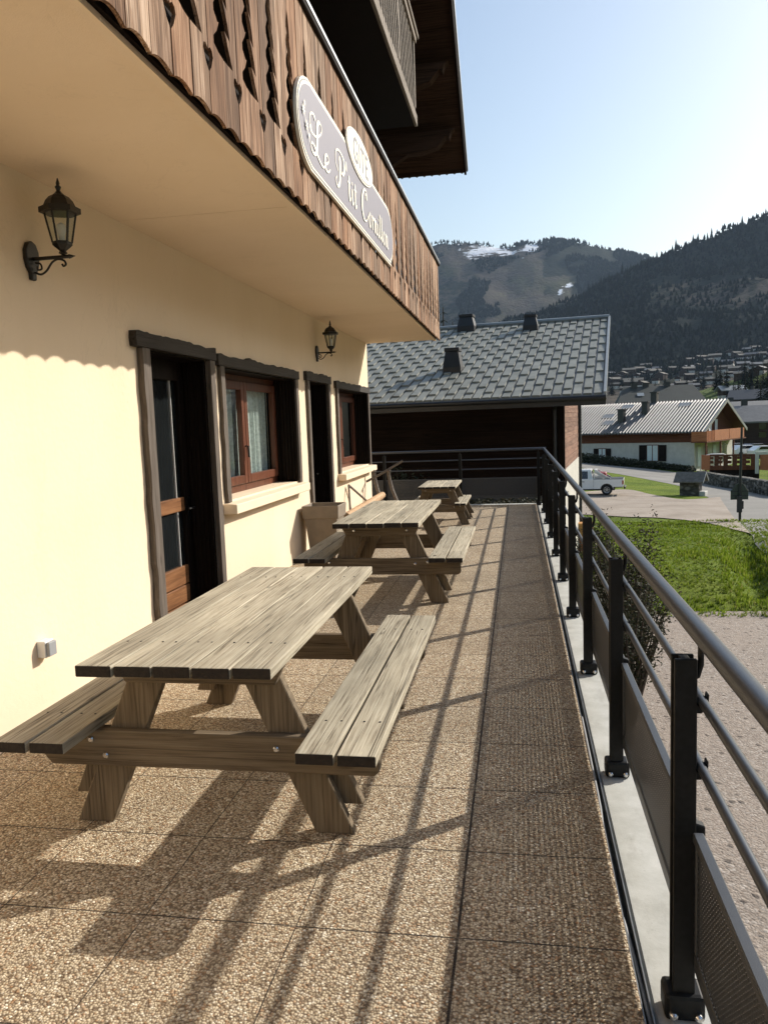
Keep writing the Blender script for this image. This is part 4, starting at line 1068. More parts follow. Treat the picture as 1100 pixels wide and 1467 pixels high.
# far forest: thousands of trees read as one mass
fo = MB(); rg = random.Random(12)
def low_tree(X, Y, z, h, r):
    n = 5; a0 = rg.random()
    vs = [(X+r*math.cos(2*PI*(k_/n)+a0), Y+r*math.sin(2*PI*(k_/n)+a0), z+h*.02) for k_ in range(n)] + [(X, Y, z+h*.72)]
    vs += [(X+r*.62*math.cos(2*PI*(k_/n)+a0+.6), Y+r*.62*math.sin(2*PI*(k_/n)+a0+.6), z+h*.38) for k_ in range(n)] + [(X, Y, z+h)]
    fo.add(vs, [(k_, (k_+1) % n, n) for k_ in range(n)] + [(n+1+k_, n+1+(k_+1) % n, 2*n+1) for k_ in range(n)])
cnt = 0
while cnt < 15000:
    t = rg.uniform(slope_t(480), slope_t(1300)); D = 800+ (1540-800)*rg.random()**.8
    X = t*D; z = ground(X, D); px, py = pxy(X, D, z)
    if zone(X, D, z)[0] + .9*noise.noise((X*.012, D*.012, 5)) < .5: continue
    if px > 930 and 400 < py < 445 and rg.random() < .6: continue
    h = rg.uniform(4, 10); low_tree(X, D, z-1, h, h*.26+.8); cnt += 1
cnt = 0
while cnt < 260:       # the ridge itself
    t = rg.uniform(slope_t(820), slope_t(1300)); D = rg.uniform(1465, 1520); X = t*D; h = rg.uniform(5, 13) if rg.random() < .85 else rg.uniform(13, 21)
    low_tree(X, D, ground(X, D)-1, h, h*.13+.8); cnt += 1
cnt = 0
while cnt < 6000:
    t = rg.uniform(slope_t(560), slope_t(1000)); D = 2150+600*rg.random(); X = t*D; z = ground(X, D)
    fz, sn, _ = zone(X, D, z)
    if sn > .35 or fz + .9*noise.noise((X*.006, D*.006, 5)) < .62: continue
    h = rg.uniform(6, 13); low_tree(X, D, z-1, h, h*.3+1); cnt += 1
cnt = 0
while cnt < 420:
    t = rg.uniform(slope_t(560), slope_t(960)); D = rg.uniform(2660, 2730); X = t*D; h = rg.uniform(5, 12)
    low_tree(X, D, ground(X, D)-2, h, h*.25+1); cnt += 1
tag(fo.build('mountain_forest', 'needle'), 'dark conifer forest covering the mountain slopes beyond the village', 'forest', None, 'stuff')

# ================================================================== BARN
BR = R(-7)
barn = empty('barn', 'timber barn with shaded front and grey metal tile roof across the end of the terrace', 'barn', (1.767, 17.0, 0), BR)
# local: x<0 to the left along the eave, y away from the viewer; eave right corner at the origin
ZEv = 2.02; RUN = 7.1; SLB = .332
BW = 13.0
bw_ = MB(); wy = .95; wx = -.93
fl = MB()
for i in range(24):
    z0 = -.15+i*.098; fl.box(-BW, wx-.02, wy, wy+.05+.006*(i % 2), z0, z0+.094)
fl.build('wall', 'barnshade', barn)
MB().box(-BW, wx-.03, wy+.06, wy+6.4, -4.2, 2.1).build('core', 'darkwood', barn)
MB().box(-BW, wx-.01, wy-.03, wy+.055, -4.2, -.16).build('plinth', 'concretedark', barn)
sw = MB()
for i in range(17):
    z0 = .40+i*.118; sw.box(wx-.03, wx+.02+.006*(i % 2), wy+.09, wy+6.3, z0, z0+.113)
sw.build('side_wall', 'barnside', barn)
MB().box(wx-.03, wx+.035, wy+.09, wy+6.3, -4.2, .395).build('side_plinth', 'white', barn)
MB().box(wx-.10, wx+.05, wy-.055, wy+.088, -4.2, 2.2).build('corner_post', 'darkwood', barn)
MB().tube([(wx-.16, wy-.09, -3), (wx-.16, wy-.09, 1.75), (wx-.10, wy-.5, 1.98)], .045, 10).build('downpipe', 'roofdark', barn, True)
MB().tube([(wx+.06, wy+6.36, -3), (wx+.06, wy+6.36, 3.6)], .06, 10).build('downpipe', 'roofdark', barn, True)
def rp(u, v, h=0):   # u along eave to the left, v up the slope (horizontal run)
    return (-u, v, ZEv+SLB*v+h)
rfb = MB(); CW = .212; TL = .80
ncol = int(BW/CW)
for c_ in range(ncol):
    u0, u1 = .05+c_*CW, .05+(c_+1)*CW
    nrow = 10; off = (c_ % 2)*.5
    for r_ in range(-1, nrow):
        v0 = max(0, (r_+off)*RUN/8.6); v1 = min(RUN, (r_+1+off)*RUN/8.6)
        if v1-v0 < .06: continue
        h0, h1 = .052, .012
        a, b, s = u0+.006, u1-.042, .005
        rfb.add([rp(a, v0, h0), rp(b, v0, h0), rp(b, v1+.02, h1), rp(a, v1+.02, h1),
                 rp(a-s, v0, .004), rp(b+s, v0, .004), rp(b+s, v1+.02, .001), rp(a-s, v1+.02, .001)],
                [(0,1,2,3),(0,4,5,1),(1,5,6,2),(3,7,4,0)])
roofb = MB().add([rp(0, 0, 0), rp(BW, 0, 0), rp(BW, RUN, 0), rp(0, RUN, 0), rp(0, 0, -.06), rp(BW, 0, -.06), rp(BW, RUN, -.06), rp(0, RUN, -.06)], [(0,1,2,3),(7,6,5,4),(0,4,5,1),(1,5,6,2),(2,6,7,3),(3,7,4,0)])
roofb.add([rp(0, RUN, 0), rp(BW, RUN, 0), (-BW, RUN+1.2, ZEv+SLB*(RUN-1.2)), (0, RUN+1.2, ZEv+SLB*(RUN-1.2))], [(0,1,2,3)])
ro = roofb.build('roof', 'roofdark', barn)
rfb.build('roof_tiles', 'metaltile', ro)
MB().tube([rp(0, RUN, .05), rp(BW, RUN, .05)], .07, 8).build('ridge_cap', 'rooftrim', ro, True)
vg = MB(); vg.add([rp(-.03, -.02, -.10), rp(.025, -.02, -.10), rp(.025, -.02, .075), rp(-.03, -.02, .075), rp(-.03, RUN, -.10), rp(.025, RUN, -.10), rp(.025, RUN, .075), rp(-.03, RUN, .075)], [(0,3,2,1),(4,5,6,7),(0,1,5,4),(1,2,6,5),(2,3,7,6),(3,0,4,7)])
vg.build('verge', 'rooftrim', ro)
MB().box(-BW, .02, -.035, .0, ZEv-.20, ZEv-.01).build('fascia', 'roofdark', ro)
MB().tube([(-BW, -.085, ZEv-.05), (.03, -.085, ZEv-.05)], .055, 10).build('gutter', 'roofdark', ro, True)
MB().add([(-BW, .0, ZEv-.16), (0, 0, ZEv-.16), (0, RUN, ZEv+SLB*RUN-.16), (-BW, RUN, ZEv+SLB*RUN-.16)], [(0,1,2,3)]).build('soffit', 'darkwoodX', ro)
MB().add([(0, 0, ZEv-.20), (0, RUN, ZEv+SLB*RUN-.26), (0, RUN, ZEv+SLB*RUN-.06), (0, 0, ZEv-.06), (-.03, 0, ZEv-.20), (-.03, RUN, ZEv+SLB*RUN-.26), (-.03, RUN, ZEv+SLB*RUN-.06), (-.03, 0, ZEv-.06)], [(0,1,2,3),(7,6,5,4),(0,4,5,1),(1,5,6,2),(2,6,7,3),(3,7,4,0)]).build('bargeboard', 'darkwood', ro)
MB().prism([(wy, ZEv), (wy+6.3, ZEv), (wy+6.3, ZEv+SLB*7.0-.17), (wy, ZEv+SLB*wy-.17)], 'X', wx-.03, wx+.0).build('gable', 'barnside', barn)
def chimney(u, v, w_, h, parent):
    z = ZEv+SLB*v-.15; c = MB(); a, b = w_*.5, w_*.36
    lev = [(a, z), (a*.98, z+.25), (b, z+h*.86)]
    vs = []
    for q, zz in lev: vs += [(-u-q, v-q, zz), (-u+q, v-q, zz), (-u+q, v+q, zz), (-u-q, v+q, zz)]
    c.add(vs, [(3,2,1,0), (8,9,10,11)] + [(4*i+k_, 4*i+(k_+1) % 4, 4*i+4+(k_+1) % 4, 4*i+4+k_) for i in range(2) for k_ in range(4)])
    co = c.build('chimney', 'roofdark', parent)
    MB().box(-u-b*1.15, -u+b*1.15, v-b*1.15, v+b*1.15, z+h*.87, z+h).build('cap', 'roofdark', co, False, .01)
inv = Matrix.Rotation(-BR, 3, 'Z')
for px, py, Yc, w_, h in ((649, 516, 19.8, .45, .72), (669, 472, 24.3, .52, .60), (760, 466, 23.6, .42, .56)):
    p = at(px, py, Yc)-Vector((1.767, 17, 0)); p = inv @ p
    chimney(-p.x, min(p.y, RUN), w_, h, ro)
bx = at(836, 790, 23.8); zb0 = ground(bx.x, 23.8)
MB_ = MB(); MB_.lathe([(.13, 0), (.17, .40), (.19, .40), (.19, .46), (.15, .46)], 14)
po_ = MB_.build('flower_pot', 'terracotta', None, True); po_.location = (bx.x-.02, 23.8, zb0+.0); tag(po_, 'terracotta pot under the small wooden box by the barn corner', 'flower pot')
cr_ = empty('wooden_box', 'small pale wooden box on a terracotta pot by the barn corner', 'box', (bx.x+.05, 23.8, zb0+.465))
MB().box(-.22, .22, -.18, .18, 0, .40).build('box_body', 'crate', cr_, False, .01)
MB().box(-.24, .24, -.20, .20, .36, .43).build('rim', 'crate', cr_, False, .01)

# ================================================================== FAR CHALET
hx = at(994, 670, 90); HZ = hx.z
fc = empty('chalet', 'white walled chalet with brown timber gable and ribbed grey roof beyond the road', 'house', (hx.x, 90, HZ), R(-31))
# local x: to the right along the facade is x=0 at the near corner, facade runs to -x; gable runs to +y
LH, GW, WH = 15.6, 12.8, 4.0
fw_ = MB(); fw_.box(-LH, 0, 0, GW, -2.0, 2.75); fw_.build('wall', 'white', fc)
MB().box(-LH-.03, .03, -.04, GW+.04, 2.75, 4.25).build('upper_wall', 'chaletwood', fc)
SLF = .46; RUNF = GW/2
MB().prism([(0, 4.25), (GW, 4.25), (GW/2, 4.25+SLF*RUNF)], 'X', -LH, .03).build('gable', 'chaletwood', fc)
OV, OX = 1.1, 1.3
def rfp(x, y, h=0):
    return (x, y, 4.25+SLF*min(y, GW-y)+.10+h)
rs = MB(); nrib = 50; vs = []
for i in range(nrib*4+1):
    x = -LH-OX + (LH+2*OX)*i/(nrib*4); h = .15 if i % 4 in (1, 2) else 0
    vs += [rfp(x, -OV, h), rfp(x, GW/2, h), rfp(x, GW+OV, h)]
for i in range(nrib*4): 
    rs.add([], [])
rs.v = vs; rs.f = [(3*i, 3*i+1, 3*i+4, 3*i+3) for i in range(nrib*4)] + [(3*i+1, 3*i+2, 3*i+5, 3*i+4) for i in range(nrib*4)]
rso = rs.build('roof', 'ribroof', fc); sdm = rso.modifiers.new('thick', 'SOLIDIFY'); sdm.thickness = .10; sdm.offset = -1
sf = MB()
for y0, y1 in ((-OV, GW/2), (GW/2, GW+OV)):
    sf.add([(q, y, rfp(q, y)[2]-.16) for q, y in ((-LH-OX, y0), (OX, y0), (OX, y1), (-LH-OX, y1))], [(0, 1, 2, 3)])
sf.build('soffit', 'chaletwood', rso)
bbm = MB()
for y0, y1 in ((-OV, GW/2), (GW/2, GW+OV)):
    a, b = rfp(OX, y0), rfp(OX, y1)
    bbm.add([(OX+.01, y0, a[2]-.28), (OX+.09, y0, a[2]-.28), (OX+.09, y0, a[2]+.09), (OX+.01, y0, a[2]+.09), (OX+.01, y1, b[2]-.28), (OX+.09, y1, b[2]-.28), (OX+.09, y1, b[2]+.09), (OX+.01, y1, b[2]+.09)], [(0,3,2,1),(4,5,6,7),(0,1,5,4),(1,2,6,5),(2,3,7,6),(3,0,4,7)])
bbm.build('bargeboard', 'rooftrim', rso)
for x, y in ((-10.6, 4.9), (-12.0, 2.6), (-11.2, .9), (-3.8, 4.8)):
    sk = MB(); a = rfp(x, y, .10); b = rfp(x+1.15, y+1.25, .10); w2 = .06
    sk.add([(x, y, a[2]), (x+1.5, y, a[2]), (x+1.5, y+1.0, rfp(x, y+1.0, .10)[2]), (x, y+1.0, rfp(x, y+1.0, .10)[2]), (x, y, a[2]-.2), (x+1.5, y, a[2]-.2), (x+1.5, y+1.0, rfp(x, y+1, -.1)[2]), (x, y+1.0, rfp(x, y+1, -.1)[2])], [(0,1,2,3),(0,4,5,1),(1,5,6,2),(2,6,7,3),(3,7,4,0)])
    s1 = sk.build('skylight', 'roofdark', rso)
    MB().add([(x+.1, y+.08, a[2]+.05), (x+1.4, y+.08, a[2]+.05), (x+1.4, y+.9, rfp(x, y+.9, .15)[2]), (x+.1, y+.9, rfp(x, y+.9, .15)[2])], [(0,1,2,3)]).build('pane', 'rooftrim', s1)
for x, y, h in ((-6.9, 3.6, 1.6), (-9.0, 1.7, 1.7), (-7.0, 6.5, 1.5)):
    z = rfp(x, y)[2]-.3; co = MB().box(x-.35, x+.35, y-.35, y+.35, z, z+h).build('chimney', 'roofdark', rso)
    MB().box(x-.45, x+.45, y-.45, y+.45, z+h, z+h+.12).build('cap', 'roofdark', co)
for x0, w2, wins in ((-13.9, .95, 0), (-10.6, .8, 1), (-4.6, 1.2, 1)):
    z0, z1 = (1.0, 2.1) if x0 < -5 else (.75, 2.45)
    f_ = MB().box(x0-w2/2-.08, x0+w2/2+.08, -.10, -.012, z0-.08, z1+.08).build('window', 'chaletwood', fc)
    MB().box(x0-w2/2, x0+w2/2, -.125, -.105, z0, z1).build('pane', 'darkglass' if not wins else 'curtain', f_)
    MB().box(x0-.04, x0+.04, -.15, -.128, z0, z1).build('mullion', 'chaletwood', f_)
    if wins:
        for s in (-1, 1):
            xs0 = x0+s*(w2/2+.1+w2*.35); MB().box(xs0-w2*.35, xs0+w2*.35, -.14, -.016, z0-.05, z1+.05).build('shutter', 'darkwood', f_)
for y, z0, z1 in ((1.2, .0, 2.3), (3.4, .0, 2.3), (6.2, .2, 2.3), (8.4, .2, 2.3), (10.0, .2, 2.3), (4.6, 3.4, 5.2), (6.6, 3.4, 5.2)):
    f_ = MB().box(.012, .10, y-.55, y+.55, z0, z1).build('window', 'chaletwood' if z0 > 3 else 'white', fc)
    MB().box(.105, .125, y-.44, y+.44, z0+.1, z1-.1).build('pane', 'curtain' if y in (1.2, 4.6, 6.6, 6.2) else 'darkglass', f_)
bl = MB(); bl.box(.02, 1.7, -1.2, GW-.5, 2.72, 2.86); bo = bl.build('balcony', 'chaletwood', fc)
for (a, b) in ((1.2, 6.0), (6.15, 11.5)): MB().box(1.62, 1.72, a, b, 2.86, 4.0).build('balustrade', 'orangewood', bo)
fb = MB()
for i in range(7): fb.box(1.62, 1.70, -1.1+i*.33, -1.1+i*.33+.17, 2.86, 3.95)
fb.box(.1, 1.7, -1.25, -1.18, 2.86, 3.9); fb.build('balustrade', 'orangewood', bo)
for y in (-1.1, 3.5, 8.0): MB().box(1.5, 1.65, y, y+.15, -1, 2.72).build('post', 'chaletwood', bo)
hb_ = MB(); rg = random.Random(77)
ha, hb2 = at(828, 652, 92.5), at(992, 672, 87.5)
ho_ = empty('hedge', 'long low dark hedge along the road in front of the white chalet', 'hedge', (ha.x, ha.y, ground(ha.x, ha.y)))
for i in range(90):
    f = i/89; p = ha.lerp(hb2, f); gz = ground(p.x, p.y); h_ = 1.15*(1-.45*f)
    leaf_cloud(hb_, (p.x-ha.x, p.y-ha.y, gz-ground(ha.x, ha.y)+h_*.5), (.35, .45, h_*.62), 60, .13, rg)
hb_.build('foliage', 'leafdark', ho_)
# terrace fence in front of the far chalet
ft = empty('terrace_fence', 'orange brown wooden terrace fence with cut-out slats beside the white chalet', 'fence', (0, 0, 0))
A = at(1006, 668, 84); B = at(1088, 670, 80); Cn = at(1130, 662, 76)
def wallseg(a, b, h, th, name, m, parent, z0=None, holes=False):
    d = Vector((b.x-a.x, b.y-a.y, 0)); L_ = d.length; ang = math.atan2(d.y, d.x); z = min(a.z, b.z) if z0 is None else z0
    Mx = Matrix.Translation((a.x, a.y, z)) @ Matrix.Rotation(ang, 4, 'Z'); mb = MB()
    if holes:
        n = int(L_/.38)
        for i in range(n):
            x = L_*i/n; w3 = L_/n*.84; mb.box(x, x+w3, 0, th, 0, h*.30, Mx); mb.box(x, x+w3, 0, th, h*.42, h*.60, Mx); mb.box(x, x+w3, 0, th, h*.70, h*.86, Mx)
        mb.box(0, L_, .01, th-.01, h*.0, h*.26, Mx); mb.box(0, L_, -.02, th+.02, h*.90, h, Mx)
        for i in range(n):
            if i % 2: x = L_*i/n; mb.box(x, x+L_/n*1.02, .005, th-.005, h*.26, h*.90, Mx)
    else: mb.box(0, L_, 0, th, 0, h, Mx)
    return mb.build(name, m, parent)
zt_ = at(1040, 672, 82).z
A2 = at(1016, 668, 81)
wallseg(at(1004, 668, 82), A2, 1.45, .1, 'end_panel', 'orangewood', ft, zt_)
wallseg(A2, B, 1.5, .1, 'slat_panel', 'chaletwood', ft, zt_, True)
wallseg(at(1088, 670, 79.8), Cn, 1.5, .12, 'end_panel', 'orangewood', ft, zt_-.0)
wallseg(Vector((A2.x, A2.y+.2, 0)), Vector((B.x, B.y+.2, 0)), 1.2, .2, 'deck_edge', 'darkwood', ft, zt_-1.2)
# white garden arch post under the fence end
gt = empty('white_gate', 'small white open gate frame below the right end of the orange fence', 'gate', (at(1088, 668, 76).x, 76, at(1088, 672, 76).z-.4))
MB().box(-.35, -.1, 0, .25, 0, 1.7).build('pillar', 'white', gt); MB().box(.85, 1.1, 0, .25, 0, 1.7).build('pillar', 'white', gt); MB().box(-.35, 1.1, -.02, .27, 1.7, 1.95).build('lintel', 'white', gt)
tb = empty('parasol', 'folded pale table umbrella lying flat over the orange terrace fence', 'parasol', tuple(at(1025, 654, 84)))
MB().tube([(-1.4, 0, -.05), (-.5, 0, .10), (.6, 0, .12), (1.3, 0, .0)], [.10, .22, .20, .08], 8).build('canopy', 'white', tb, True)
MB().tube([(-1.5, .1, -1.6), (-1.3, .05, .0)], .05, 6).build('pole', 'white', tb)

# dry stone wall along the road
sw_ = MB(); rg = random.Random(15)
pa = [g2(1008, 692), g2(1040, 699), g2(1075, 705), g2(1130, 715)]
P_ = spline(pa, 40)
for a, b in zip(P_[:-1], P_[1:]):
    d = (b-a); L_ = d.length
    for lv in range(3):
        for q in range(max(1, int(L_/.55))):
            f = (q+rg.random()*.3)/max(1, int(L_/.55)); p = a+d*f; s = rg.uniform(.26, .42)
            z = ground(p.x, p.y)-.02+lv*.30; 
            Mx = Matrix.Translation((p.x, p.y+1.2+rg.uniform(-.1, .1)-lv*.02, z)) @ Matrix.Rotation(rg.uniform(-.3, .3), 4, 'Z')
            sw_.box(-s, s, -.25, .25, -.02, .32+rg.uniform(-.04, .05), Mx)
st_ = sw_.build('stone_wall', 'stone', None, False, .05); tag(st_, 'dark dry stone wall along the far side of the road', 'wall')

# ================================================================== STONE HUT, SIGN POST
hb = at(989, 704, 56); hz = ground(hb.x, 56)-.1
hut = empty('stone_hut', 'tiny stone shelter with a little gabled roof between road and track', 'shelter', (hb.x, 56, hz), R(-24))
MB().box(-.62, .62, -.5, .5, 0, 1.15).build('wall', 'stone', hut, False, .03)
MB().box(.621, .64, -.3, .3, .25, .95).build('opening', 'roofdark', hut)
MB().box(.60, 1.0, -.45, .45, .0, .42).build('basin', 'concrete', hut, False, .04)
rfh = MB()
for s in (-1, 1): rfh.add([(-.95, s*.85, 1.02), (.95, s*.85, 1.02), (.95, 0, 1.62), (-.95, 0, 1.62), (-.95, s*.85, 1.10), (.95, s*.85, 1.10), (.95, 0, 1.71), (-.95, 0, 1.71)], [(0,1,2,3),(7,6,5,4),(0,4,5,1),(1,5,6,2),(2,6,7,3),(3,7,4,0)])
ho = rfh.build('roof', 'slate', hut)
for s in (-1, 1): MB().add([(.955, s*.87, .99), (.985, s*.87, .99), (.985, 0, 1.60), (.955, 0, 1.60), (.955, s*.87, 1.11), (.985, s*.87, 1.11), (.985, 0, 1.72), (.955, 0, 1.72)], [(0,1,2,3),(7,6,5,4),(0,4,5,1),(1,5,6,2),(2,6,7,3),(3,7,4,0)]).build('bargeboard', 'rooftrim', ho)
MB().prism([(-.5, 1.15), (.5, 1.15), (0, 1.55)], 'X', -.6, .62).build('gable', 'slate', hut)
Yp_ = 37.0; pb = at(1059, 752, Yp_); pz = ground(pb.x, Yp_)
pole = empty('sign_post', 'tall thin dark post with a green sign panel and meter boxes at the lawn edge', 'sign post', (pb.x, Yp_, pz))
ht = at(1061, 612, Yp_).z-pz
MB().tube([(0, 0, -.2), (0, 0, ht*.5), (.03, 0, ht)], [.06, .055, .045], 10).build('pole', 'roofdark', pole, True)
zz = at(1060, 716, Yp_).z-pz; z2 = at(1060, 703, Yp_).z-pz; z3 = at(1060, 692, Yp_).z-pz
MB().prism([(-.38, zz), (.36, zz), (.36, z2), (.30, z2+.06), (.16, z3-.05), (.0, z3), (-.18, z3-.06), (-.32, z2+.05), (-.38, z2)], 'Y', .065, .11).build('sign_panel', 'greenpaint', pole, False, .01)
MB().box(-.36, .34, .052, .062, zz+.16, zz+.20).box(-.36, .34, .052, .062, z2-.05, z2-.01).build('stiffener', 'roofdark', pole)
MB().box(.02, .17, .06, .2, zz-.42, zz-.06).build('meter_box', 'roofdark', pole, False, .01)
MB().box(-.16, .06, -.14, -.061, .42, 1.15).build('meter_box', 'roofdark', pole, False, .01)

# ================================================================== PICKUP TRUCK
def pickup():
    Yt = 56.0; p = at(893, 715, Yt); z = ground(p.x, Yt)+.11
    t = empty('pickup_truck', 'white pickup truck with red load parked on the dirt track by the barn', 'truck', (p.x-2.55, Yt+.4, z), R(180-9))
    # local +x forward (towards the left of the photograph); wheels at x = 1.6 and -1.5
    W2 = .87; sill, belt = .42, 1.06
    def arch(cx, r=.43, n=9): return [(cx+r*math.cos(a), .36+r*math.sin(a)) for a in [PI-PI*i/(n-1) for i in range(n)]]
    low = [(-.62, sill), (1.17, sill)] + arch(1.6) + [(2.03, sill), (2.5, .46), (2.58, .62), (2.56, .86), (2.42, 1.0), (1.35, 1.10), (-.62, belt)]
    b = MB().prism(low, 'Y', -W2, W2).build('body', 'whitepaint', t, False, .05, 3)
    bed = [(-2.55, .56), (-1.93, .56)] + arch(-1.5) + [(-1.07, sill), (-.635, sill), (-.635, belt+.02), (-2.55, belt+.02)]
    for s in (-1, 1): MB().prism(bed, 'Y', s*W2-.04*s-(.04 if s > 0 else -.04), s*W2).build('bed_side', 'whitepaint', t, False, .02, 2)
    MB().box(-2.52, -.635, -W2+.09, W2-.09, .50, .62).build('bed_floor', 'carblack', t)
    MB().box(-2.50, -.66, -W2+.005, W2-.005, belt+.022, belt+.05).box(-2.5, -.7, -W2+.10, W2-.10, .66, .98).build('bed_liner', 'carblack', t)
    MB().box(-2.60, -2.552, -W2+.02, W2-.02, .60, belt+.01).build('tailgate', 'whitepaint', t, False, .015, 2)
    cab = MB(); lv = [(-.60, 1.38, .855, belt), (-.47, .62, .70, 1.70), (-.40, .48, .66, 1.745)]
    vs = []
    for xa, xb, hw, zz_ in lv: vs += [(xa, -hw, zz_), (xb, -hw, zz_), (xb, hw, zz_), (xa, hw, zz_)]
    cab.add(vs, [(8,9,10,11)] + [(4*i+k_, 4*i+(k_+1) % 4, 4*i+4+(k_+1) % 4, 4*i+4+k_) for i in range(2) for k_ in range(4)])
    cab.build('cab', 'whitepaint', t, False, .03, 2)
    def sidewin(xa, xb, xc, xd, name='window', m='darkglass'):
        for s in (-1, 1):
            f = lambda z_: (.855+(.70-.855)*(z_-belt)/(1.70-belt))+.012
            za_, zb2 = belt+.06, 1.63
            MB().add([(xa, s*f(za_), za_), (xb, s*f(za_), za_), (xc, s*f(zb2), zb2), (xd, s*f(zb2), zb2)], [(0,1,2,3)]).build(name, m, t)
    sidewin(.30, 1.14, .60, .34); sidewin(-.26, .22, .26, -.24); sidewin(-.55, -.33, -.31, -.42, 'quarter_window', 'glass')
    MB().quad((-.575, -.70, belt+.1), (-.575, .70, belt+.1), (-.487, .60, 1.62), (-.487, -.60, 1.62)).build('rear_window', 'darkglass', t)
    MB().quad((1.30, -.74, belt+.08), (1.30, .74, belt+.08), (.70, .62, 1.66), (.70, -.62, 1.66)).build('windscreen', 'darkglass', t)
    rb_ = MB()
    for s in (-1, 1): rb_.prism([(-.70, belt+.05), (-.62, belt+.05), (-.68, 1.64), (-1.55, belt+.05), (-1.78, belt+.05), (-.80, 1.72), (-.70, 1.72)][::1], 'Y', s*.74-.04, s*.74+.04)
    rb_.box(-.82, -.68, -.74, .74, 1.66, 1.73); rb_.build('roll_bar', 'whitepaint', t)
    MB().box(-1.45, -.72, -.60, .60, .98, 1.52).build('covered_load', 'redpaint', t, False, .10, 3)
    for s in (-1, 1): MB().box(-2.60, -2.50, s*W2-.075*s-.065, s*W2-.075*s+.09, .72, 1.0).build('tail_light', 'redlight', t, False, .015)
    MB().box(-2.72, -2.605, -.80, .80, .42, .56).build('bumper', 'carblack', t, False, .02)
    MB().box(-2.0, 1.2, -.6, .6, .30, .45).build('chassis', 'carblack', t)
    for x in (1.6, -1.5):
        for s in (-1, 1):
            Mx = Matrix.Translation((x, s*.72, .36)) @ Matrix.Rotation(PI/2, 4, 'X')
            wh = MB().lathe([(.20, -.12), (.33, -.12), (.36, -.09), (.36, .09), (.33, .12), (.20, .12)], 24, Mx).build('wheel', 'tyre', t, True)
            Mr = Matrix.Translation((x, s*.725+s*.10, .36)) @ Matrix.Rotation(-s*PI/2, 4, 'X')
            rm = MB().lathe([(.02, .04), (.07, .035), (.08, .01), (.18, .015), (.215, .03), (.225, .0)], 20, Mr)
            for q in range(6):
                a = q*PI/3; rm.box(.06, .19, -.025, .025, .012, .035, Mr @ Matrix.Rotation(a, 4, 'Z'))
            rm.build('rim', 'rim', wh, True)
    for s in (-1, 1):
        MB().box(1.0, 1.12, s*.86, s*1.03, 1.12, 1.30).build('mirror', 'carblack', t, False, .02)
        MB().box(-.02, .14, s*W2, s*(W2+.02), .90, .94).build('door_handle', 'carblack', t)
    gp_ = MB()
    for xx in (.27, 1.18):
        for s in (-1, 1): gp_.box(xx-.006, xx+.006, s*W2-.002, s*W2+.003, .46, 1.05)
    gp_.build('door_gap', 'carblack', t)
pickup()

# ================================================================== VILLAGE
def cottage(name, label, loc, rz, L_, W_, H_, roofm, wallm, group=None, detail=True, cat='house'):
    t = empty(name, label, cat, loc, rz, group)
    MB().box(-L_/2, L_/2, -W_/2, W_/2, -6, H_*.5).build('wall', 'white' if wallm == 'mix' else wallm, t)
    MB().box(-L_/2-.1, L_/2+.1, -W_/2-.1, W_/2+.1, H_*.5, H_).build('upper_wall', 'darkchalet', t)
    rise = W_*.24; r = MB()
    for s in (-1, 1):
        r.add([(-L_/2-1, s*(W_/2+1.1), H_-.35), (L_/2+1, s*(W_/2+1.1), H_-.35), (L_/2+1, 0, H_+rise), (-L_/2-1, 0, H_+rise), (-L_/2-1, s*(W_/2+1.1), H_-.1), (L_/2+1, s*(W_/2+1.1), H_-.1), (L_/2+1, 0, H_+rise+.25), (-L_/2-1, 0, H_+rise+.25)],
              [(0,1,2,3),(7,6,5,4),(0,4,5,1),(1,5,6,2),(2,6,7,3),(3,7,4,0)])
    ro_ = r.build('roof', roofm, t)
    MB().prism([(-W_/2, H_), (W_/2, H_), (0, H_+rise)], 'X', -L_/2, L_/2).build('gable', 'darkchalet', t)
    MB().box(-L_*.2, -L_*.2+.9, .8, 1.7, H_+rise*.4, H_+rise+1.2).build('chimney', 'roofdark', ro_)
    wn = 0
    for x in (-L_*.3, 0, L_*.3):
        MB().box(x-.5, x+.5, -W_/2-.16, -W_/2-.11, H_*.62, H_*.62+1.2).build('window', 'darkglass', t)
        MB().box(x-.5, x+.5, -W_/2-.06, -W_/2-.01, 1.0, 2.2).build('window', 'darkglass', t)
    return t
# long dark roofed building right behind the white chalet
lp = at(945, 590, 125); zl = ground(lp.x, 125)
rt_ = at(945, 551, 125).z
def long_house():
    t = empty('long_building', 'long dark roofed building behind the white chalet roof ridge', 'building', (lp.x, 125, zl), R(-4)); h = rt_-zl
    MB().box(-5.6, 5.9, 0, 9, -1, h-2.2).build('wall', 'chaletwood', t)
    r = MB(); r.add([(-6.2, -1, h-2.5), (6.4, -1, h-2.5), (5.2, 4.5, h), (-5.0, 4.5, h), (-6.2, 10, h-2.5), (6.4, 10, h-2.5)], [(0,1,2,3), (3,2,5,4), (0,3,4), (1,5,2)])
    ro_ = r.build('roof', plain('dark_green_roof', (.022, .028, .022), .7, .2, 1), t)
    for x, y in ((-3.9, 3.8), (-2.2, 4.2), (1.0, 4.2)): MB().box(x, x+.9, y, y+.9, h-.8, h+.55).build('chimney', 'roofdark', ro_)
    MB().add([(-3.2, .8, h-1.55), (-2.2, .8, h-1.55), (-2.2, 1.9, h-1.05), (-3.2, 1.9, h-1.05)], [(0,1,2,3)]).build('skylight', 'rooftrim', ro_)
long_house()
cottage('chalet', 'grey roofed chalet at the right edge behind the orange terrace', (at(1085, 640, 135).x, 135, ground(at(1085, 640, 135).x, 135)), R(-8), 12, 9, 3.6, 'ribroof', 'darkchalet')
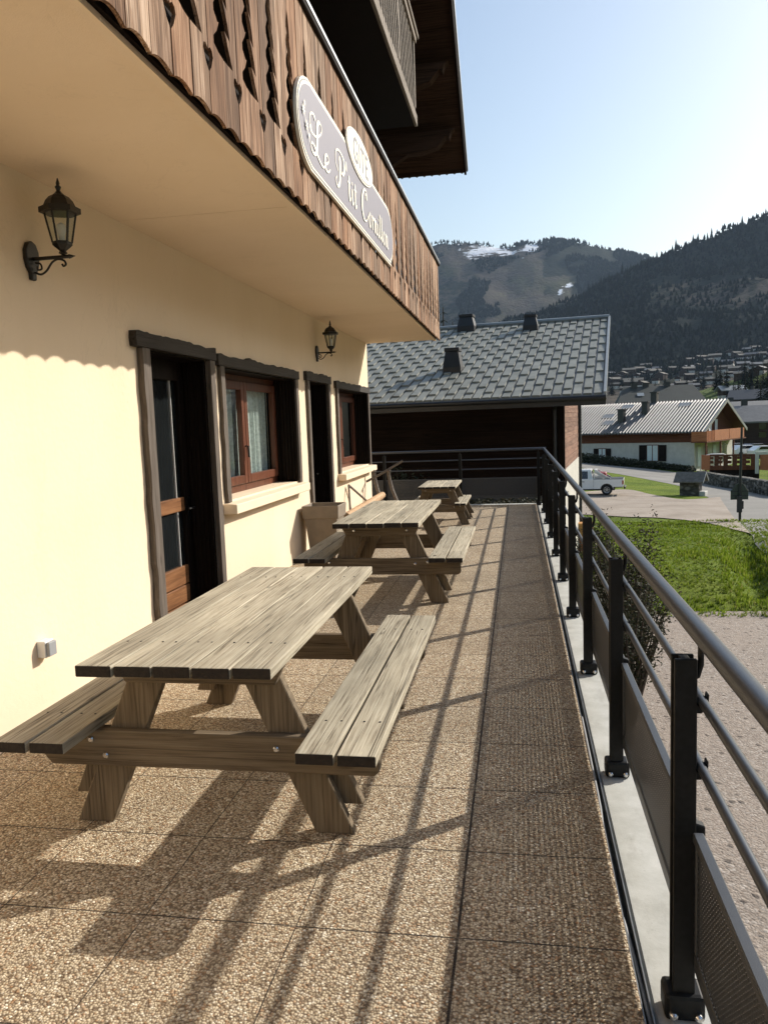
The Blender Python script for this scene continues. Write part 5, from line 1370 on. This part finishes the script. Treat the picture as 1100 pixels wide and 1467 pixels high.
cottage('chalet', 'dark low chalet with flat looking grey roof behind the street post', (at(1064, 600, 190).x, 190, ground(at(1064, 600, 190).x, 190)), R(10), 14, 10, 3.6, 'ribroof', 'darkchalet')
cottage('chalet', 'pale roofed chalet standing on the far right below the green meadow', (at(1090, 590, 240).x, 240, ground(at(1090, 590, 240).x, 240)), R(-20), 15, 10, 6, 'roofdark', 'mix')
cottage('chalet', 'lonely white hut at the foot of the green meadow', (at(1046, 565, 300).x, 300, ground(at(1046, 565, 300).x, 300)), R(5), 7, 6, 3.6, 'rooftrim', 'mix')
proto = []
rg = random.Random(31)
VL = 'tiny distant chalet of the village scattered below the forest slope'
for j, (rm, wm) in enumerate((('ribroof', 'mix'), ('roofdark', 'mix'), ('slate', 'darkchalet'), ('slate', 'mix'))):
    proto.append(cottage('village_house', VL, (0, 0, 0), 0, 13+j, 10, 6+.4*j, rm, wm, 'houses of the village on the far hillside'))
def hit(px, py):
    d = ray(px, py); s_ = 150.0
    while s_ < 1600:
        p = d*(s_/d.y)
        if p.z+CAMZ <= ground(p.x, s_): return Vector((p.x, s_, ground(p.x, s_)))
        s_ += 2+s_*.004
    return None
k = 0; placed = []
tries = 0
while k < 80 and tries < 4000:
    tries += 1
    px = rg.uniform(872, 1115); f = rg.random()
    top = 535-(px-870)*.17; bot = 566 if px < 1000 else 560-(px-1000)*.25
    py = top+(bot-top)*f**.8
    if any(abs(px-a)+2.2*abs(py-b) < 11 for a, b in placed): continue
    h_ = hit(px, py)
    if h_ is None: continue
    placed.append((px, py))
    o = proto[k] if k < 4 else copy_tree(proto[rg.randrange(4)])
    o.location = h_; o.rotation_euler = (0, 0, R(rg.choice((-30, -15, 0, 20, 60, 80))+rg.uniform(-8, 8))); s_ = min(1.1, max(.35, rg.uniform(9, 16)*h_.y/F/14)); o.scale = (s_, s_, s_)
    k += 1
# trees of the valley floor and around the meadow
tproto = conifer('valley_conifer', 'dark conifer standing among the village houses on the valley floor', (0, 0, 0), 12, 2.3, 90, 'conifers among the village houses')
TP = [(983, 560), (1000, 556), (1007, 558), (1040, 575), (1050, 577), (1057, 578), (1084, 570), (1092, 565), (1098, 569), (1076, 560), (1066, 556), (960, 545), (972, 538), (990, 528), (1003, 520), (1012, 524), (1020, 535), (1068, 515), (1095, 508), (930, 550), (905, 556), (890, 560), (876, 567), (925, 535), (1025, 560), (1031, 565), (1012, 548), (996, 545), (1088, 612), (1066, 600), (1100, 602), (1052, 597), (1085, 590), (882, 545), (1035, 512), (1048, 520), (952, 560), (938, 566)]
first = True
for px, py in TP:
    h_ = hit(px, py)
    if h_ is None: continue
    o = tproto if first else copy_tree(tproto); first = False
    o.location = h_; s_ = rg.uniform(.75, 1.35); o.scale = (s_*1.15, s_*1.15, s_); o.rotation_euler = (0, 0, rg.uniform(0, 6))
# cars parked beyond the orange terrace
def car(label, loc, rz, paint, group=None):
    t = empty('parked_car', label, 'car', loc, rz, group)
    MB().prism([(-2.1, .3), (2.0, .3), (2.1, .6), (1.95, .85), (1.1, .95), (.45, 1.42), (-1.2, 1.45), (-1.9, .98), (-2.12, .9)], 'Y', -.85, .85).build('body', paint, t, False, .08, 2)
    for s in (-1, 1): MB().prism([(-1.45, .98), (.95, .98), (.40, 1.36), (-1.1, 1.38)], 'Y', s*.853, s*.862).build('window', 'darkglass', t)
    MB().quad((1.09, -.7, 1.0), (1.09, .7, 1.0), (.52, .62, 1.40), (.52, -.62, 1.40)).build('windscreen', 'darkglass', t)
    for x in (-1.3, 1.3):
        for s in (-1, 1):
            MB().lathe([(.05, -.1), (.31, -.1), (.32, .1), (.05, .1)], 14, Matrix.Translation((x, s*.78, .31)) @ Matrix.Rotation(PI/2, 4, 'X')).build('wheel', 'tyre', t)
for i, (px, py, Y, rz, pn) in enumerate([(1068, 634, 112, 20, 'whitepaint'), (1082, 632, 114, 25, 'carpaint'), (1096, 633, 110, 15, 'whitepaint'), (1052, 637, 116, 30, 'carpaint')]):
    c = at(px, py, Y); g_ = ground(c.x, Y)
    car(['white car parked left of the dark one beyond the orange fence', 'dark car parked between two white ones beyond the orange fence', 'white car parked at the right edge beyond the orange fence', 'dark car parked nearest the white chalet beyond the orange fence'][i], (c.x, Y, g_+.1), R(rz), pn)

# fit the haze box: a metre below the lowest point, just above the highest
bpy.context.view_layer.update()
zs_ = [(o.matrix_world @ Vector(c)).z for o in scene.objects if o.type == 'MESH' and o is not hz_ for c in o.bound_box]
for v in hz_.data.vertices: v.co.z = min(zs_)-1.0 if v.co.z < 0 else max(zs_)+6.0
hz_.data.update()
